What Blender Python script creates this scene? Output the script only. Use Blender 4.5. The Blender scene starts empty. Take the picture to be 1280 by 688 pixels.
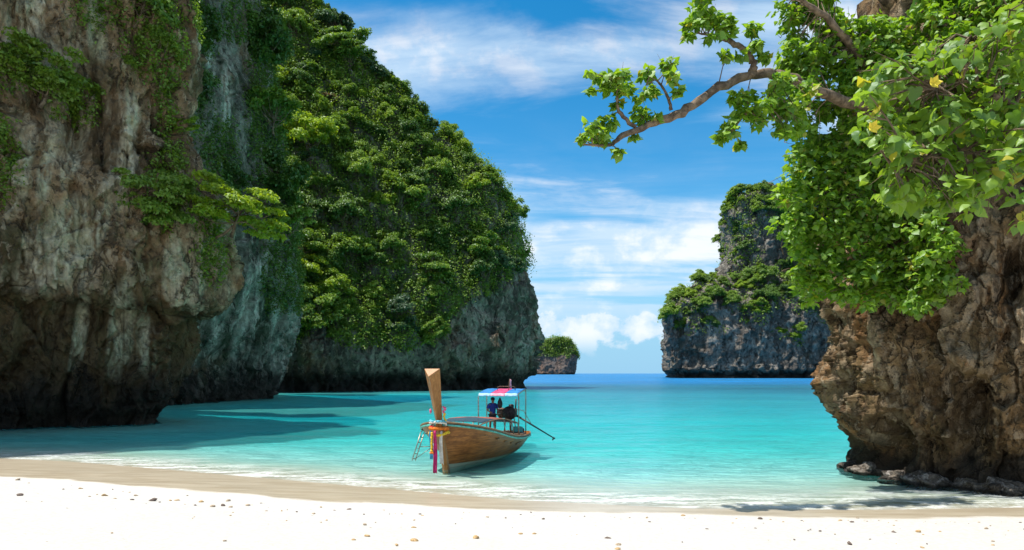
import bpy, bmesh, math, random
import numpy as np
from mathutils import Vector, Matrix

# ------------------------------------------------------------------ camera, sky, sun, exposure
SC = bpy.context.scene
COL = SC.collection
FPX = 853.33            # focal length in pixels of a 1280 px wide picture (24 mm on 36 mm)
CAMZ, HORV = 3.8, 467.0  # eye height above the water, picture row of the horizon
cam_d = bpy.data.cameras.new('camera'); cam = bpy.data.objects.new('camera', cam_d)
COL.objects.link(cam)
cam.location = (0, 0, CAMZ); cam.rotation_euler = (math.pi / 2, 0, 0)
cam_d.lens = 24; cam_d.sensor_width = 36; cam_d.shift_y = (HORV - 344) / 1280
cam_d.clip_start = 0.1; cam_d.clip_end = 90000
SC.camera = cam

SUN_EL, SUN_H = math.radians(67), (-0.985, -0.17)
sun_az = math.atan2(SUN_H[0], SUN_H[1])          # clockwise from +Y
world = bpy.data.worlds.new('World'); SC.world = world; world.use_nodes = True
wn = world.node_tree; wn.nodes.clear()


def N(nt, typ, **kw):
    n = nt.nodes.new(typ)
    for k, v in kw.items():
        if k == 'ins':
            for kk, vv in v.items():
                n.inputs[kk].default_value = vv
        else:
            setattr(n, k, v)
    return n


def L(nt, a, b):
    nt.links.new(a, b)


def math_n(nt, op, a, b=None, c=None, clamp=False):
    n = N(nt, 'ShaderNodeMath', operation=op, use_clamp=clamp)
    for i, x in enumerate((a, b, c)):
        if x is None:
            continue
        if isinstance(x, (int, float)):
            n.inputs[i].default_value = x
        else:
            L(nt, x, n.inputs[i])
    return n.outputs[0]


def smooth(nt, x, lo, hi, tlo=0.0, thi=1.0):
    n = N(nt, 'ShaderNodeMapRange', interpolation_type='SMOOTHSTEP')
    n.inputs[1].default_value = lo; n.inputs[2].default_value = hi
    n.inputs[3].default_value = tlo; n.inputs[4].default_value = thi
    L(nt, x, n.inputs[0])
    return n.outputs[0]


def mixc(nt, fac, a, b, blend='MIX'):
    n = N(nt, 'ShaderNodeMix', data_type='RGBA', blend_type=blend)
    for i, x in ((0, fac), (6, a), (7, b)):
        if isinstance(x, (int, float)):
            n.inputs[i].default_value = x
        elif isinstance(x, tuple):
            n.inputs[i].default_value = (*x[:3], 1)
        else:
            L(nt, x, n.inputs[i])
    return n.outputs[2]


def noise_n(nt, vec, scale, detail=4, rough=0.55, dist=0.0, lac=2.0):
    n = N(nt, 'ShaderNodeTexNoise', ins={'Scale': scale, 'Detail': detail, 'Roughness': rough, 'Distortion': dist, 'Lacunarity': lac})
    if vec is not None:
        L(nt, vec, n.inputs['Vector'])
    return n.outputs['Fac']


def mapping(nt, vec, scale=(1, 1, 1), loc=(0, 0, 0), rot=(0, 0, 0)):
    n = N(nt, 'ShaderNodeMapping')
    n.inputs['Scale'].default_value = scale; n.inputs['Location'].default_value = loc; n.inputs['Rotation'].default_value = rot
    L(nt, vec, n.inputs['Vector'])
    return n.outputs['Vector']


def build_sky():
    nt = wn
    sky = N(nt, 'ShaderNodeTexSky', sky_type='NISHITA', sun_disc=False, sun_elevation=SUN_EL,
            sun_rotation=sun_az, altitude=0, air_density=1.0, dust_density=0.25, ozone_density=3.0)
    hs = N(nt, 'ShaderNodeHueSaturation', ins={'Hue': 0.489, 'Saturation': 1.42, 'Value': 1.36})
    L(nt, sky.outputs[0], hs.inputs['Color'])
    tc = N(nt, 'ShaderNodeTexCoord')
    sep = N(nt, 'ShaderNodeSeparateXYZ'); L(nt, tc.outputs['Generated'], sep.inputs[0])
    x, y, z = sep.outputs
    zc = math_n(nt, 'MAXIMUM', z, 0.0)
    inv = math_n(nt, 'DIVIDE', 1.0, math_n(nt, 'ADD', zc, 0.10))
    cmb = N(nt, 'ShaderNodeCombineXYZ')
    L(nt, math_n(nt, 'MULTIPLY', x, inv), cmb.inputs[0]); L(nt, math_n(nt, 'MULTIPLY', y, inv), cmb.inputs[1])
    # high thin cloud, drawn out in bands
    v1 = mapping(nt, cmb.outputs[0], scale=(0.55, 1.5, 1), loc=(2.2, 5.5, 0.0), rot=(0, 0, 0.16))
    big = noise_n(nt, v1, 0.85, 3, 0.5, 0.4)
    v2 = mapping(nt, cmb.outputs[0], scale=(0.8, 2.0, 1), loc=(1.3, 4.2, 2.0), rot=(0, 0, 0.12))
    fine = noise_n(nt, v2, 1.6, 8, 0.6, 0.5)
    c = math_n(nt, 'ADD', math_n(nt, 'MULTIPLY', big, 0.68), math_n(nt, 'MULTIPLY', fine, 0.36))
    # puffy fair-weather cloud low over the sea
    az = math_n(nt, 'ARCTAN2', x, y)
    el = math_n(nt, 'ARCSINE', z)
    cb2 = N(nt, 'ShaderNodeCombineXYZ'); L(nt, az, cb2.inputs[0]); L(nt, math_n(nt, 'MULTIPLY', el, 1.35), cb2.inputs[1])
    vv = mapping(nt, cb2.outputs[0], loc=(3.1, 0.2, 0.4))
    lump = noise_n(nt, vv, 10.0, 9, 0.60, 0.15)
    prof = math_n(nt, 'MULTIPLY', smooth(nt, el, 0.016, 0.075), smooth(nt, el, 0.055, 0.14, 1.0, 0.0))
    cum = smooth(nt, math_n(nt, 'ADD', lump, math_n(nt, 'MULTIPLY', prof, 0.24)), 0.615, 0.69)
    cum = math_n(nt, 'MULTIPLY', math_n(nt, 'MULTIPLY', cum, smooth(nt, el, 0.018, 0.062)), smooth(nt, el, .095, .15, 1.0, 0.0))
    thin = math_n(nt, 'MULTIPLY', smooth(nt, c, 0.40, 0.60), 0.95)
    low = math_n(nt, 'MULTIPLY', smooth(nt, el, 0.40, 0.03, 0.0, 0.36), 1.0)
    thin = math_n(nt, 'MAXIMUM', thin, math_n(nt, 'MULTIPLY', math_n(nt, 'MULTIPLY', low, .8), smooth(nt, fine, 0.35, 0.62)))
    air = math_n(nt, 'MULTIPLY', smooth(nt, el, .30, .0), .92)
    base_ = mixc(nt, air, hs.outputs[0], (2.3, 5.0, 7.3))
    thin = math_n(nt, 'MULTIPLY', thin, smooth(nt, el, .03, .13))
    fac = math_n(nt, 'MAXIMUM', thin, math_n(nt, 'MULTIPLY', cum, 0.9))
    shade = mixc(nt, smooth(nt, lump, 0.44, 0.60), (5.2, 6.7, 8.2), (8.0, 8.3, 8.6))
    col = mixc(nt, fac, base_, shade)
    bg = N(nt, 'ShaderNodeBackground', ins={'Strength': 0.082})
    L(nt, col, bg.inputs[0])
    out = N(nt, 'ShaderNodeOutputWorld'); L(nt, bg.outputs[0], out.inputs[0])


build_sky()
sun_d = bpy.data.lights.new('sun', 'SUN'); sun_d.energy = 4.6; sun_d.angle = math.radians(0.53); sun_d.color = (1.0, 0.955, 0.88)
sun = bpy.data.objects.new('sun', sun_d); COL.objects.link(sun)
to_sun = Vector((SUN_H[0] * math.cos(SUN_EL), SUN_H[1] * math.cos(SUN_EL), math.sin(SUN_EL))).normalized()
sun.rotation_euler = to_sun.to_track_quat('Z', 'Y').to_euler(); sun.location = (-60, 20, 120)
SC.view_settings.view_transform = 'Standard'; SC.view_settings.look = 'None'
SC.view_settings.exposure = 0.62; SC.view_settings.gamma = 1.0; SC.view_settings.use_curve_mapping = False
SC.cycles.max_bounces = 8; SC.cycles.diffuse_bounces = 3; SC.cycles.glossy_bounces = 2
SC.cycles.transmission_bounces = 4; SC.cycles.transparent_max_bounces = 10; SC.cycles.volume_bounces = 0
SC.cycles.use_denoising = True; SC.cycles.sample_clamp_indirect = 4
SC.cycles.caustics_reflective = False; SC.cycles.caustics_refractive = False

rng = np.random.default_rng(11); random.seed(11)


# ------------------------------------------------------------------ helpers
def W(u, v, d):
    """point seen at picture position (u, v) at distance d"""
    return np.array([(u - 640) / FPX * d, d, CAMZ + (HORV - v) / FPX * d])


def tag(o, label=None, cat=None, group=None, kind=None):
    if label: o['label'] = label
    if cat: o['category'] = cat
    if group: o['group'] = group
    if kind: o['kind'] = kind
    return o


def link(name, data, parent=None):
    o = bpy.data.objects.new(name, data); COL.objects.link(o)
    if parent is not None: o.parent = parent
    return o


def empty(name, loc=(0, 0, 0), rz=0.0):
    o = link(name, None); o.location = loc; o.rotation_euler = (0, 0, rz); o.empty_display_size = 0.3
    return o


def mesh_np(name, V, F, mat=None, smooth_=False, attrs=None):
    me = bpy.data.meshes.new(name)
    V = np.ascontiguousarray(V, dtype=np.float32); F = np.ascontiguousarray(F, dtype=np.int32)
    n, k = F.shape
    me.vertices.add(len(V)); me.vertices.foreach_set('co', V.ravel())
    me.loops.add(n * k); me.loops.foreach_set('vertex_index', F.ravel())
    me.polygons.add(n); me.polygons.foreach_set('loop_start', np.arange(0, n * k, k, dtype=np.int32))
    if smooth_: me.polygons.foreach_set('use_smooth', np.ones(n, dtype=bool))
    for an, av in (attrs or {}).items():
        a = me.attributes.new(an, 'FLOAT', 'POINT'); a.data.foreach_set('value', np.ascontiguousarray(av, dtype=np.float32))
    me.update(calc_edges=True)
    if mat: me.materials.append(mat)
    return me


class MB:
    """collects simple shapes into one mesh"""
    def __init__(self): self.v = []; self.f = []

    def poly(self, verts, faces):
        b = len(self.v); self.v += [tuple(map(float, p)) for p in verts]
        self.f += [tuple(b + i for i in f) for f in faces]; return self

    def box(self, c, s, R=None):
        c = Vector(c); p = []
        for dx in (-.5, .5):
            for dy in (-.5, .5):
                for dz in (-.5, .5):
                    q = Vector((dx * s[0], dy * s[1], dz * s[2])); p.append(c + (R @ q if R else q))
        return self.poly(p, [(0, 1, 3, 2), (4, 6, 7, 5), (0, 4, 5, 1), (2, 3, 7, 6), (0, 2, 6, 4), (1, 5, 7, 3)])

    def tube(self, pts, r, n=8, cap=True):
        pts = [Vector(p) for p in pts]; m = len(pts)
        rs = list(r) if hasattr(r, '__len__') else [r] * m
        up = Vector((0.13, 0.31, 0.94)); b = len(self.v)
        for i, p in enumerate(pts):
            t = (pts[min(i + 1, m - 1)] - pts[max(i - 1, 0)]).normalized()
            a = t.cross(up)
            if a.length < 0.1: a = t.cross(Vector((1, 0, 0)))
            a.normalize(); c = t.cross(a).normalized()
            for k in range(n):
                w = 2 * math.pi * k / n; self.v.append(tuple(p + (a * math.cos(w) + c * math.sin(w)) * rs[i]))
        for i in range(m - 1):
            for k in range(n):
                k2 = (k + 1) % n; self.f.append((b + i * n + k, b + i * n + k2, b + (i + 1) * n + k2, b + (i + 1) * n + k))
        if cap:
            self.f.append(tuple(b + k for k in reversed(range(n)))); self.f.append(tuple(b + (m - 1) * n + k for k in range(n)))
        return self

    def lathe(self, prof, c=(0, 0, 0), n=14, R=None):
        c = Vector(c); b = len(self.v); m = len(prof)
        for (r, z) in prof:
            for k in range(n):
                w = 2 * math.pi * k / n; q = Vector((r * math.cos(w), r * math.sin(w), z)); self.v.append(tuple(c + (R @ q if R else q)))
        for i in range(m - 1):
            for k in range(n):
                k2 = (k + 1) % n; self.f.append((b + i * n + k, b + i * n + k2, b + (i + 1) * n + k2, b + (i + 1) * n + k))
        self.f.append(tuple(b + k for k in reversed(range(n)))); self.f.append(tuple(b + (m - 1) * n + k for k in range(n)))
        return self

    def mesh(self, name, mat, smooth_=False):
        me = bpy.data.meshes.new(name); me.from_pydata(self.v, [], self.f)
        if smooth_: me.polygons.foreach_set('use_smooth', [True] * len(me.polygons))
        me.materials.append(mat); me.update(); return me

    def build(self, name, mat, parent=None, smooth_=False, bevel=0.0):
        o = link(name, self.mesh(name, mat, smooth_), parent)
        if bevel:
            m = o.modifiers.new('bevel', 'BEVEL'); m.width = bevel; m.segments = 2; m.limit_method = 'ANGLE'
        return o


# gradient noise on arrays of points
_r = np.random.default_rng(4)
_perm = np.concatenate([_r.permutation(256)] * 3).astype(np.int32)
_grad = _r.normal(size=(256, 3)).astype(np.float32); _grad /= np.linalg.norm(_grad, axis=1)[:, None]


def pn(P):
    P = P.astype(np.float32); i = np.floor(P); f = P - i; i = i.astype(np.int32) & 255
    w = f * f * f * (f * (f * 6 - 15) + 10); res = []
    for dx in (0, 1):
        a = _perm[(i[..., 0] + dx) & 255]
        for dy in (0, 1):
            b = _perm[a + ((i[..., 1] + dy) & 255)]
            for dz in (0, 1):
                g = _grad[_perm[b + ((i[..., 2] + dz) & 255)]]
                res.append(g[..., 0] * (f[..., 0] - dx) + g[..., 1] * (f[..., 1] - dy) + g[..., 2] * (f[..., 2] - dz))
    u, v, t = w[..., 0], w[..., 1], w[..., 2]
    z = [res[k] + (res[k + 1] - res[k]) * t for k in (0, 2, 4, 6)]
    y = [z[0] + (z[1] - z[0]) * v, z[2] + (z[3] - z[2]) * v]
    return y[0] + (y[1] - y[0]) * u


def fbm(P, o=4, g=0.5):
    s = 0; a = 1.0
    for k in range(o):
        s = s + a * pn(P * (2.03 ** k) + 17.3 * k); a *= g
    return s


def worley(P, seed=0):
    """distance to the nearest and second nearest cell point, random value of the nearest cell"""
    P = P.astype(np.float32); i = np.floor(P).astype(np.int32); tl = np.zeros(P.shape[:-1], np.float32); f1 = np.full(P.shape[:-1], 9., np.float32); f2 = f1.copy(); cid = np.zeros(P.shape[:-1], np.float32)
    for dx in (-1, 0, 1):
        for dy in (-1, 0, 1):
            for dz in (-1, 0, 1):
                a = _perm[(i[..., 0] + dx + seed) & 255]; b = _perm[a + ((i[..., 1] + dy) & 255)]; h = _perm[b + ((i[..., 2] + dz) & 255)]
                ex = i[..., 0] + dx + .5 + .45 * _grad[h, 0] - P[..., 0]; ey_ = i[..., 1] + dy + .5 + .45 * _grad[h, 1] - P[..., 1]; ez = i[..., 2] + dz + .5 + .45 * _grad[h, 2] - P[..., 2]
                d = ex ** 2 + ey_ ** 2 + ez ** 2; h2 = _perm[h + 5]
                m = d < f1; tl = np.where(m, ex * _grad[h2, 0] + ey_ * _grad[h2, 1] + ez * _grad[h2, 2], tl); f2 = np.where(m, f1, np.minimum(f2, d)); cid = np.where(m, h / 255., cid); f1 = np.where(m, d, f1)
    return np.sqrt(f1), np.sqrt(f2), cid, tl


def sc3(P, x, y, z, off=0.0):
    return P * np.array([1 / x, 1 / y, 1 / z], dtype=np.float32) + off


def cr(A, counts):
    """Catmull-Rom along axis 0 of A, counts[i] samples in span i"""
    A = np.asarray(A, dtype=np.float64); n = len(A); out = []
    for i in range(n - 1):
        p0, p1, p2, p3 = A[max(i - 1, 0)], A[i], A[i + 1], A[min(i + 2, n - 1)]
        t = np.arange(counts[i] + (1 if i == n - 2 else 0)) / counts[i]
        t = t.reshape((-1,) + (1,) * (A.ndim - 1))
        out.append(0.5 * (2 * p1 + (p2 - p0) * t + (2 * p0 - 5 * p1 + 4 * p2 - p3) * t ** 2 + (3 * p1 - p0 - 3 * p2 + p3) * t ** 3))
    return np.concatenate(out)


def grid_faces(nv, nu):
    a = np.arange(nv * nu).reshape(nv, nu)
    return np.stack([a[:-1, :-1], a[:-1, 1:], a[1:, 1:], a[1:, :-1]], -1).reshape(-1, 4)


def grid_normals(G):
    du = np.gradient(G, axis=1); dv = np.gradient(G, axis=0)
    n = np.cross(du, dv); n /= np.linalg.norm(n, axis=-1)[..., None] + 1e-9
    return n


def loft(name, net, cu, cv, disp, mat, label, flow=()):
    """net[level][station] -> dense, displaced sheet. stations run so that du x dv points out of the rock"""
    G = cr(net, cv); G = np.swapaxes(cr(np.swapaxes(G, 0, 1), cu), 0, 1).astype(np.float32)
    n0 = grid_normals(G)
    G = G + disp(G, n0)
    n = grid_normals(G)
    at_ = {}
    if flow:
        P_ = G.reshape(-1, 3); uu = 640 + P_[:, 0] / np.maximum(P_[:, 1], 1) * FPX; vv = HORV - (P_[:, 2] - CAMZ) / np.maximum(P_[:, 1], 1) * FPX; w = np.zeros(len(P_), np.float32)
        wv = 9 * pn(P_ / 5.0 + 3)
        for (a, b, ra, rb, sl) in flow:
            w = np.maximum(w, 1.2 - np.abs((uu - a - (vv - b) * sl + wv) / ra) ** 2.5 - np.abs((vv - b + 14 * pn(sc3(P_, .8, .8, 30))) / rb) ** 3)
        lines = pn(sc3(P_, .55, .55, 16, 5)) + .6 * pn(sc3(P_, .2, .2, 9, 25))
        at_['flow'] = np.clip(w, 0, 1) * np.clip(.68 + 1.7 * lines, 0, 1)
    me = mesh_np(name, G.reshape(-1, 3), grid_faces(*G.shape[:2]), mat, True, at_)
    o = link(name, me); tag(o, label, None, None, 'structure')
    return dict(obj=o, P=G.reshape(-1, 3), N=n.reshape(-1, 3))


def rock(L1, A1, Lf, Af, stretch, Lc, Ac, Lp, Ap, L5, A5, seed=0.0, notch=None, Lb=0, Ab=0):
    def fn(G, n):
        P = G + seed
        warp = np.stack([pn(P / (L1 * 0.8) + 5), pn(P / (L1 * 0.8) + 31), pn(P / (L1 * 1.2) + 77)], -1)
        Q = P + warp * L1 * 0.35
        d = A1 * fbm(P / L1, 3)
        fl = np.abs(pn(sc3(Q, Lf, Lf, Lf * stretch))) * 2.4
        fl2 = np.abs(pn(sc3(Q, Lf * .42, Lf * .42, Lf * .45 * stretch, 9))) * 2.4
        zone = np.clip(.55 + 1.6 * pn(P / (L1 * .9) + 44), 0, 1)
        d += zone * (Af * (fl - .5) + Af * .55 * (fl2 - .5))
        c = np.abs(fbm(sc3(Q, Lc, Lc, Lc * 5, 3), 2))
        d -= Ac * np.exp(-(c / .05) ** 2) * np.clip(2.2 * pn(P / (Lc * 1.4) + 60), 0, 1) * 1.6
        h = pn(sc3(Q, Lp, Lp, Lp * 1.7, 40)) + .35 * pn(P / (Lp * .35) + 4)
        d -= Ap * np.clip((h - .22) / .12, 0, 1) * np.clip(.4 + 1.8 * pn(P / (L1 * .7) + 15), 0, 1)
        d += A5 * fbm(P / L5, 4, .6)
        if Ab:
            P2 = P + .35 * Lb * np.stack([pn(P / Lb * 1.3), pn(P / Lb * 1.3 + 9), pn(P / Lb * 1.3 + 19)], -1)
            for (ls, am, sd) in ((1.0, 1.0, 0), (.45, .5, 7), (.2, .25, 15)):
                f1, f2, cid, tl = worley(sc3(P2, Lb * ls, Lb * ls, Lb * ls * 2.6), sd)
                d += Ab * am * (cid - .5) * .7 + Ab * am * 1.7 * tl
        rm = 0; a_ = 1.0
        for k in range(4):
            rm = rm + a_ * (1 - 2.2 * np.abs(pn(sc3(P, 1, 1, 1.5) / (L5 * 1.9) * 2.1 ** k + 70 + 13 * k))) ** 3 ; a_ *= .52
        d += A5 * 1.1 * rm
        if notch: d += notch(G, P)
        dirv = n.copy(); dirv[..., 2] *= .5
        return d[..., None] * dirv
    return fn


def pick(S, u, v, rad=5.0):
    """the visible point of sheet S at picture position (u, v)"""
    P, Nn = S['P'], S['N']
    if 'uv' not in S:
        S['uv'] = np.stack([640 + P[:, 0] / np.maximum(P[:, 1], 1) * FPX, HORV - (P[:, 2] - CAMZ) / np.maximum(P[:, 1], 1) * FPX], -1)
        S['front'] = (Nn * (np.array([0, 0, CAMZ]) - P)).sum(-1) > 0
    e = (S['uv'][:, 0] - u) ** 2 + (S['uv'][:, 1] - v) ** 2
    ok = np.where((e < rad * rad) & (P[:, 1] > 1))[0]
    if len(ok) == 0:
        return (pick(S, u, v, rad * 3) if rad < 400 else (P[np.argmin(e)], Nn[np.argmin(e)]))
    j = ok[np.argmin(P[ok, 1])]
    return P[j], Nn[j]


# ------------------------------------------------------------------ materials
def new_mat(name):
    m = bpy.data.materials.new(name); m.use_nodes = True; nt = m.node_tree; nt.nodes.clear()
    out = N(nt, 'ShaderNodeOutputMaterial'); return m, nt, out


def simple_mat(name, col, rough=0.5, metal=0.0, var=0.25, scale=8.0, spec=0.4, bump=0.0, stretch=(1, 1, 1), dark=None):
    m, nt, out = new_mat(name)
    tc = N(nt, 'ShaderNodeTexCoord'); vec = mapping(nt, tc.outputs['Object'], stretch)
    nz = noise_n(nt, vec, scale, 6, 0.6, 0.3)
    d = dark or tuple(c * (1 - var * 1.6) for c in col)
    c = mixc(nt, smooth(nt, nz, .3, .7), d, tuple(min(1, x * (1 + var * .5)) for x in col))
    b = N(nt, 'ShaderNodeBsdfPrincipled', ins={'Roughness': rough, 'Metallic': metal, 'Specular IOR Level': spec})
    L(nt, c, b.inputs['Base Color'])
    if bump:
        bp = N(nt, 'ShaderNodeBump', ins={'Strength': bump, 'Distance': .02}); L(nt, nz, bp.inputs['Height']); L(nt, bp.outputs[0], b.inputs['Normal'])
    L(nt, b.outputs[0], out.inputs[0]); return m


def leaf_mat(name, c0, c1, trans=0.35, gloss=0.06, yellow=None):
    m, nt, out = new_mat(name)
    at = N(nt, 'ShaderNodeAttribute', attribute_name='tint'); oi = N(nt, 'ShaderNodeObjectInfo')
    t = math_n(nt, 'ADD', at.outputs['Fac'], math_n(nt, 'MULTIPLY_ADD', oi.outputs['Random'], 0.5, -0.25), clamp=True)
    c = mixc(nt, t, c0, c1)
    if yellow:
        c = mixc(nt, smooth(nt, at.outputs['Fac'], .9, .97), c, yellow)
    df = N(nt, 'ShaderNodeBsdfDiffuse'); L(nt, c, df.inputs[0])
    tr = N(nt, 'ShaderNodeBsdfTranslucent'); L(nt, mixc(nt, 1.0, c, (1.6, 1.5, .6), 'MULTIPLY'), tr.inputs[0])
    mx = N(nt, 'ShaderNodeMixShader', ins={0: trans}); L(nt, df.outputs[0], mx.inputs[1]); L(nt, tr.outputs[0], mx.inputs[2])
    gl = N(nt, 'ShaderNodeBsdfGlossy', ins={'Roughness': .5, 'Color': (.9, .95, 1, 1)})
    m2 = N(nt, 'ShaderNodeMixShader', ins={0: gloss}); L(nt, mx.outputs[0], m2.inputs[1]); L(nt, gl.outputs[0], m2.inputs[2])
    L(nt, m2.outputs[0], out.inputs[0]); return m


def rock_mat(name, base, dark, pale, streak, S, wet_z=2.0, moss=None, moss_amt=.5, rust=None, pale_amt=.5, streak_amt=.5, wetcol=(.018, .015, .012), under=0):
    """S: size in metres of the main colour patches"""
    m, nt, out = new_mat(name)
    geo = N(nt, 'ShaderNodeNewGeometry'); pos = geo.outputs['Position']
    sep = N(nt, 'ShaderNodeSeparateXYZ'); L(nt, pos, sep.inputs[0])
    big = noise_n(nt, pos, .55 / S, 5, .6, .6)
    mid = noise_n(nt, mapping(nt, pos, (1, 1, .45), (9, 2, 4)), 1.7 / S, 6, .62, .4)
    fine = noise_n(nt, pos, 7.0 / S, 6, .68)
    c = mixc(nt, smooth(nt, big, .36, .62), dark, base)
    if rust: c = mixc(nt, smooth(nt, noise_n(nt, mapping(nt, pos, (1, 1, .4), (31, 5, 8)), .8 / S, 5, .6, .5), .52, .68), c, rust)
    c = mixc(nt, math_n(nt, 'MULTIPLY', smooth(nt, mid, .50, .68), pale_amt), c, pale)
    # mineral streaks running down the face
    wob = noise_n(nt, pos, .35 / S, 2, .5)
    cmb = N(nt, 'ShaderNodeCombineXYZ')
    L(nt, math_n(nt, 'MULTIPLY_ADD', wob, 2.2 * S, sep.outputs[0]), cmb.inputs[0]); L(nt, math_n(nt, 'MULTIPLY_ADD', wob, -1.7 * S, sep.outputs[1]), cmb.inputs[1]); L(nt, math_n(nt, 'MULTIPLY', sep.outputs[2], .07), cmb.inputs[2])
    st = noise_n(nt, cmb.outputs[0], 1.5 / S, 5, .6)
    zone = smooth(nt, noise_n(nt, mapping(nt, pos, (1, 1, .5), (4, 44, 14)), .33 / S, 2, .5), .42, .60)
    c = mixc(nt, math_n(nt, 'MULTIPLY', math_n(nt, 'MULTIPLY', smooth(nt, st, .52, .63), zone), streak_amt), c, streak)
    st2 = noise_n(nt, mapping(nt, cmb.outputs[0], (1, 1, 1), (7, 3, 1)), 2.6 / S, 5, .6)
    c = mixc(nt, math_n(nt, 'MULTIPLY', smooth(nt, st2, .56, .68), .75), c, tuple(x * .55 for x in dark))
    c = mixc(nt, math_n(nt, 'MULTIPLY', smooth(nt, fine, .35, .7, .0, .55), 1.0), c, tuple(x * .5 for x in dark))
    if moss: c = mixc(nt, math_n(nt, 'MULTIPLY', smooth(nt, noise_n(nt, mapping(nt, pos, (1, 1, .6), (3, 70, 21)), 1.0 / S, 6, .65, .6), .50, .64), moss_amt), c, moss)
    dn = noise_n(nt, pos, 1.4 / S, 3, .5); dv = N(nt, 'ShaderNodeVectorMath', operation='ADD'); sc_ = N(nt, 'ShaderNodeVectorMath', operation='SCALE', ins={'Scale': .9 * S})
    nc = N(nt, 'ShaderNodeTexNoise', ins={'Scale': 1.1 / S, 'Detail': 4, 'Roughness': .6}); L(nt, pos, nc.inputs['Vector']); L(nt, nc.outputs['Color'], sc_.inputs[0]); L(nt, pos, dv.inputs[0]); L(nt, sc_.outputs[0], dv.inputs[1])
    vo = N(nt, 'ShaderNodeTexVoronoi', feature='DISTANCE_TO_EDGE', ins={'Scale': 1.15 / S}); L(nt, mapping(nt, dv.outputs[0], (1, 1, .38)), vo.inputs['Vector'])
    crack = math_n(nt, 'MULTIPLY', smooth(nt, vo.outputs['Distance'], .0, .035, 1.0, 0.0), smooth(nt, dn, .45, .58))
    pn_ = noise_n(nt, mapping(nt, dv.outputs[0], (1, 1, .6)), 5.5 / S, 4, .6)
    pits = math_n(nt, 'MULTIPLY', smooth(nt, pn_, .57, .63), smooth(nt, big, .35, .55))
    crest_light = smooth(nt, noise_n(nt, mapping(nt, dv.outputs[0], (1, 1, .5), (13, 3, 9)), 3.6 / S, 5, .65), .55, .62)
    c = mixc(nt, math_n(nt, 'MULTIPLY', crest_light, .42), c, pale)  # light on raised crests put into the colour, same mask lifts the bump
    c = mixc(nt, math_n(nt, 'MULTIPLY', math_n(nt, 'MAXIMUM', crack, pits), .72), c, tuple(x * .4 for x in dark))  # recess shade painted into the colour wherever pits and cracks dent the bump
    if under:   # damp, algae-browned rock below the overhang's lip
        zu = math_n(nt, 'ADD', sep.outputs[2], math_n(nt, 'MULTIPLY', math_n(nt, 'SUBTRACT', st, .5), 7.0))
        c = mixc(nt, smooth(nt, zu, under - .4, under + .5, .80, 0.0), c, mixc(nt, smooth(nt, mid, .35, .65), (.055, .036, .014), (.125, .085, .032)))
    fa = N(nt, 'ShaderNodeAttribute', attribute_name='flow')
    c = mixc(nt, math_n(nt, 'MULTIPLY', fa.outputs['Fac'], smooth(nt, fine, .25, .6, 1.0, .55)), c, mixc(nt, smooth(nt, big, .4, .6), streak, tuple(x * y for x, y in zip(streak, (.72, .82, .80)))))
    # tide stain: dark algae on the rock that the sea reaches
    zz = math_n(nt, 'SUBTRACT', sep.outputs[2], math_n(nt, 'MULTIPLY', math_n(nt, 'SUBTRACT', mid, .5), wet_z * 2.4))
    wet = smooth(nt, zz, wet_z * .55, wet_z * 1.5, 1.0, 0.0)
    c = mixc(nt, math_n(nt, 'MULTIPLY', wet, .88), c, wetcol)
    b = N(nt, 'ShaderNodeBsdfPrincipled', ins={'Roughness': .85, 'Specular IOR Level': .25})
    L(nt, c, b.inputs['Base Color'])
    h = math_n(nt, 'ADD', math_n(nt, 'MULTIPLY', fine, .6), math_n(nt, 'MULTIPLY', noise_n(nt, pos, 22 / S, 4, .7), .35))
    h = math_n(nt, 'SUBTRACT', math_n(nt, 'MULTIPLY_ADD', crest_light, .22, h), math_n(nt, 'MULTIPLY', math_n(nt, 'MAXIMUM', crack, pits), .5))
    bp = N(nt, 'ShaderNodeBump', ins={'Strength': 1.0, 'Distance': .17 * S if S > 10 else min(.17 * S, .5)}); L(nt, h, bp.inputs['Height']); L(nt, bp.outputs[0], b.inputs['Normal'])
    L(nt, b.outputs[0], out.inputs[0]); return m


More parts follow.
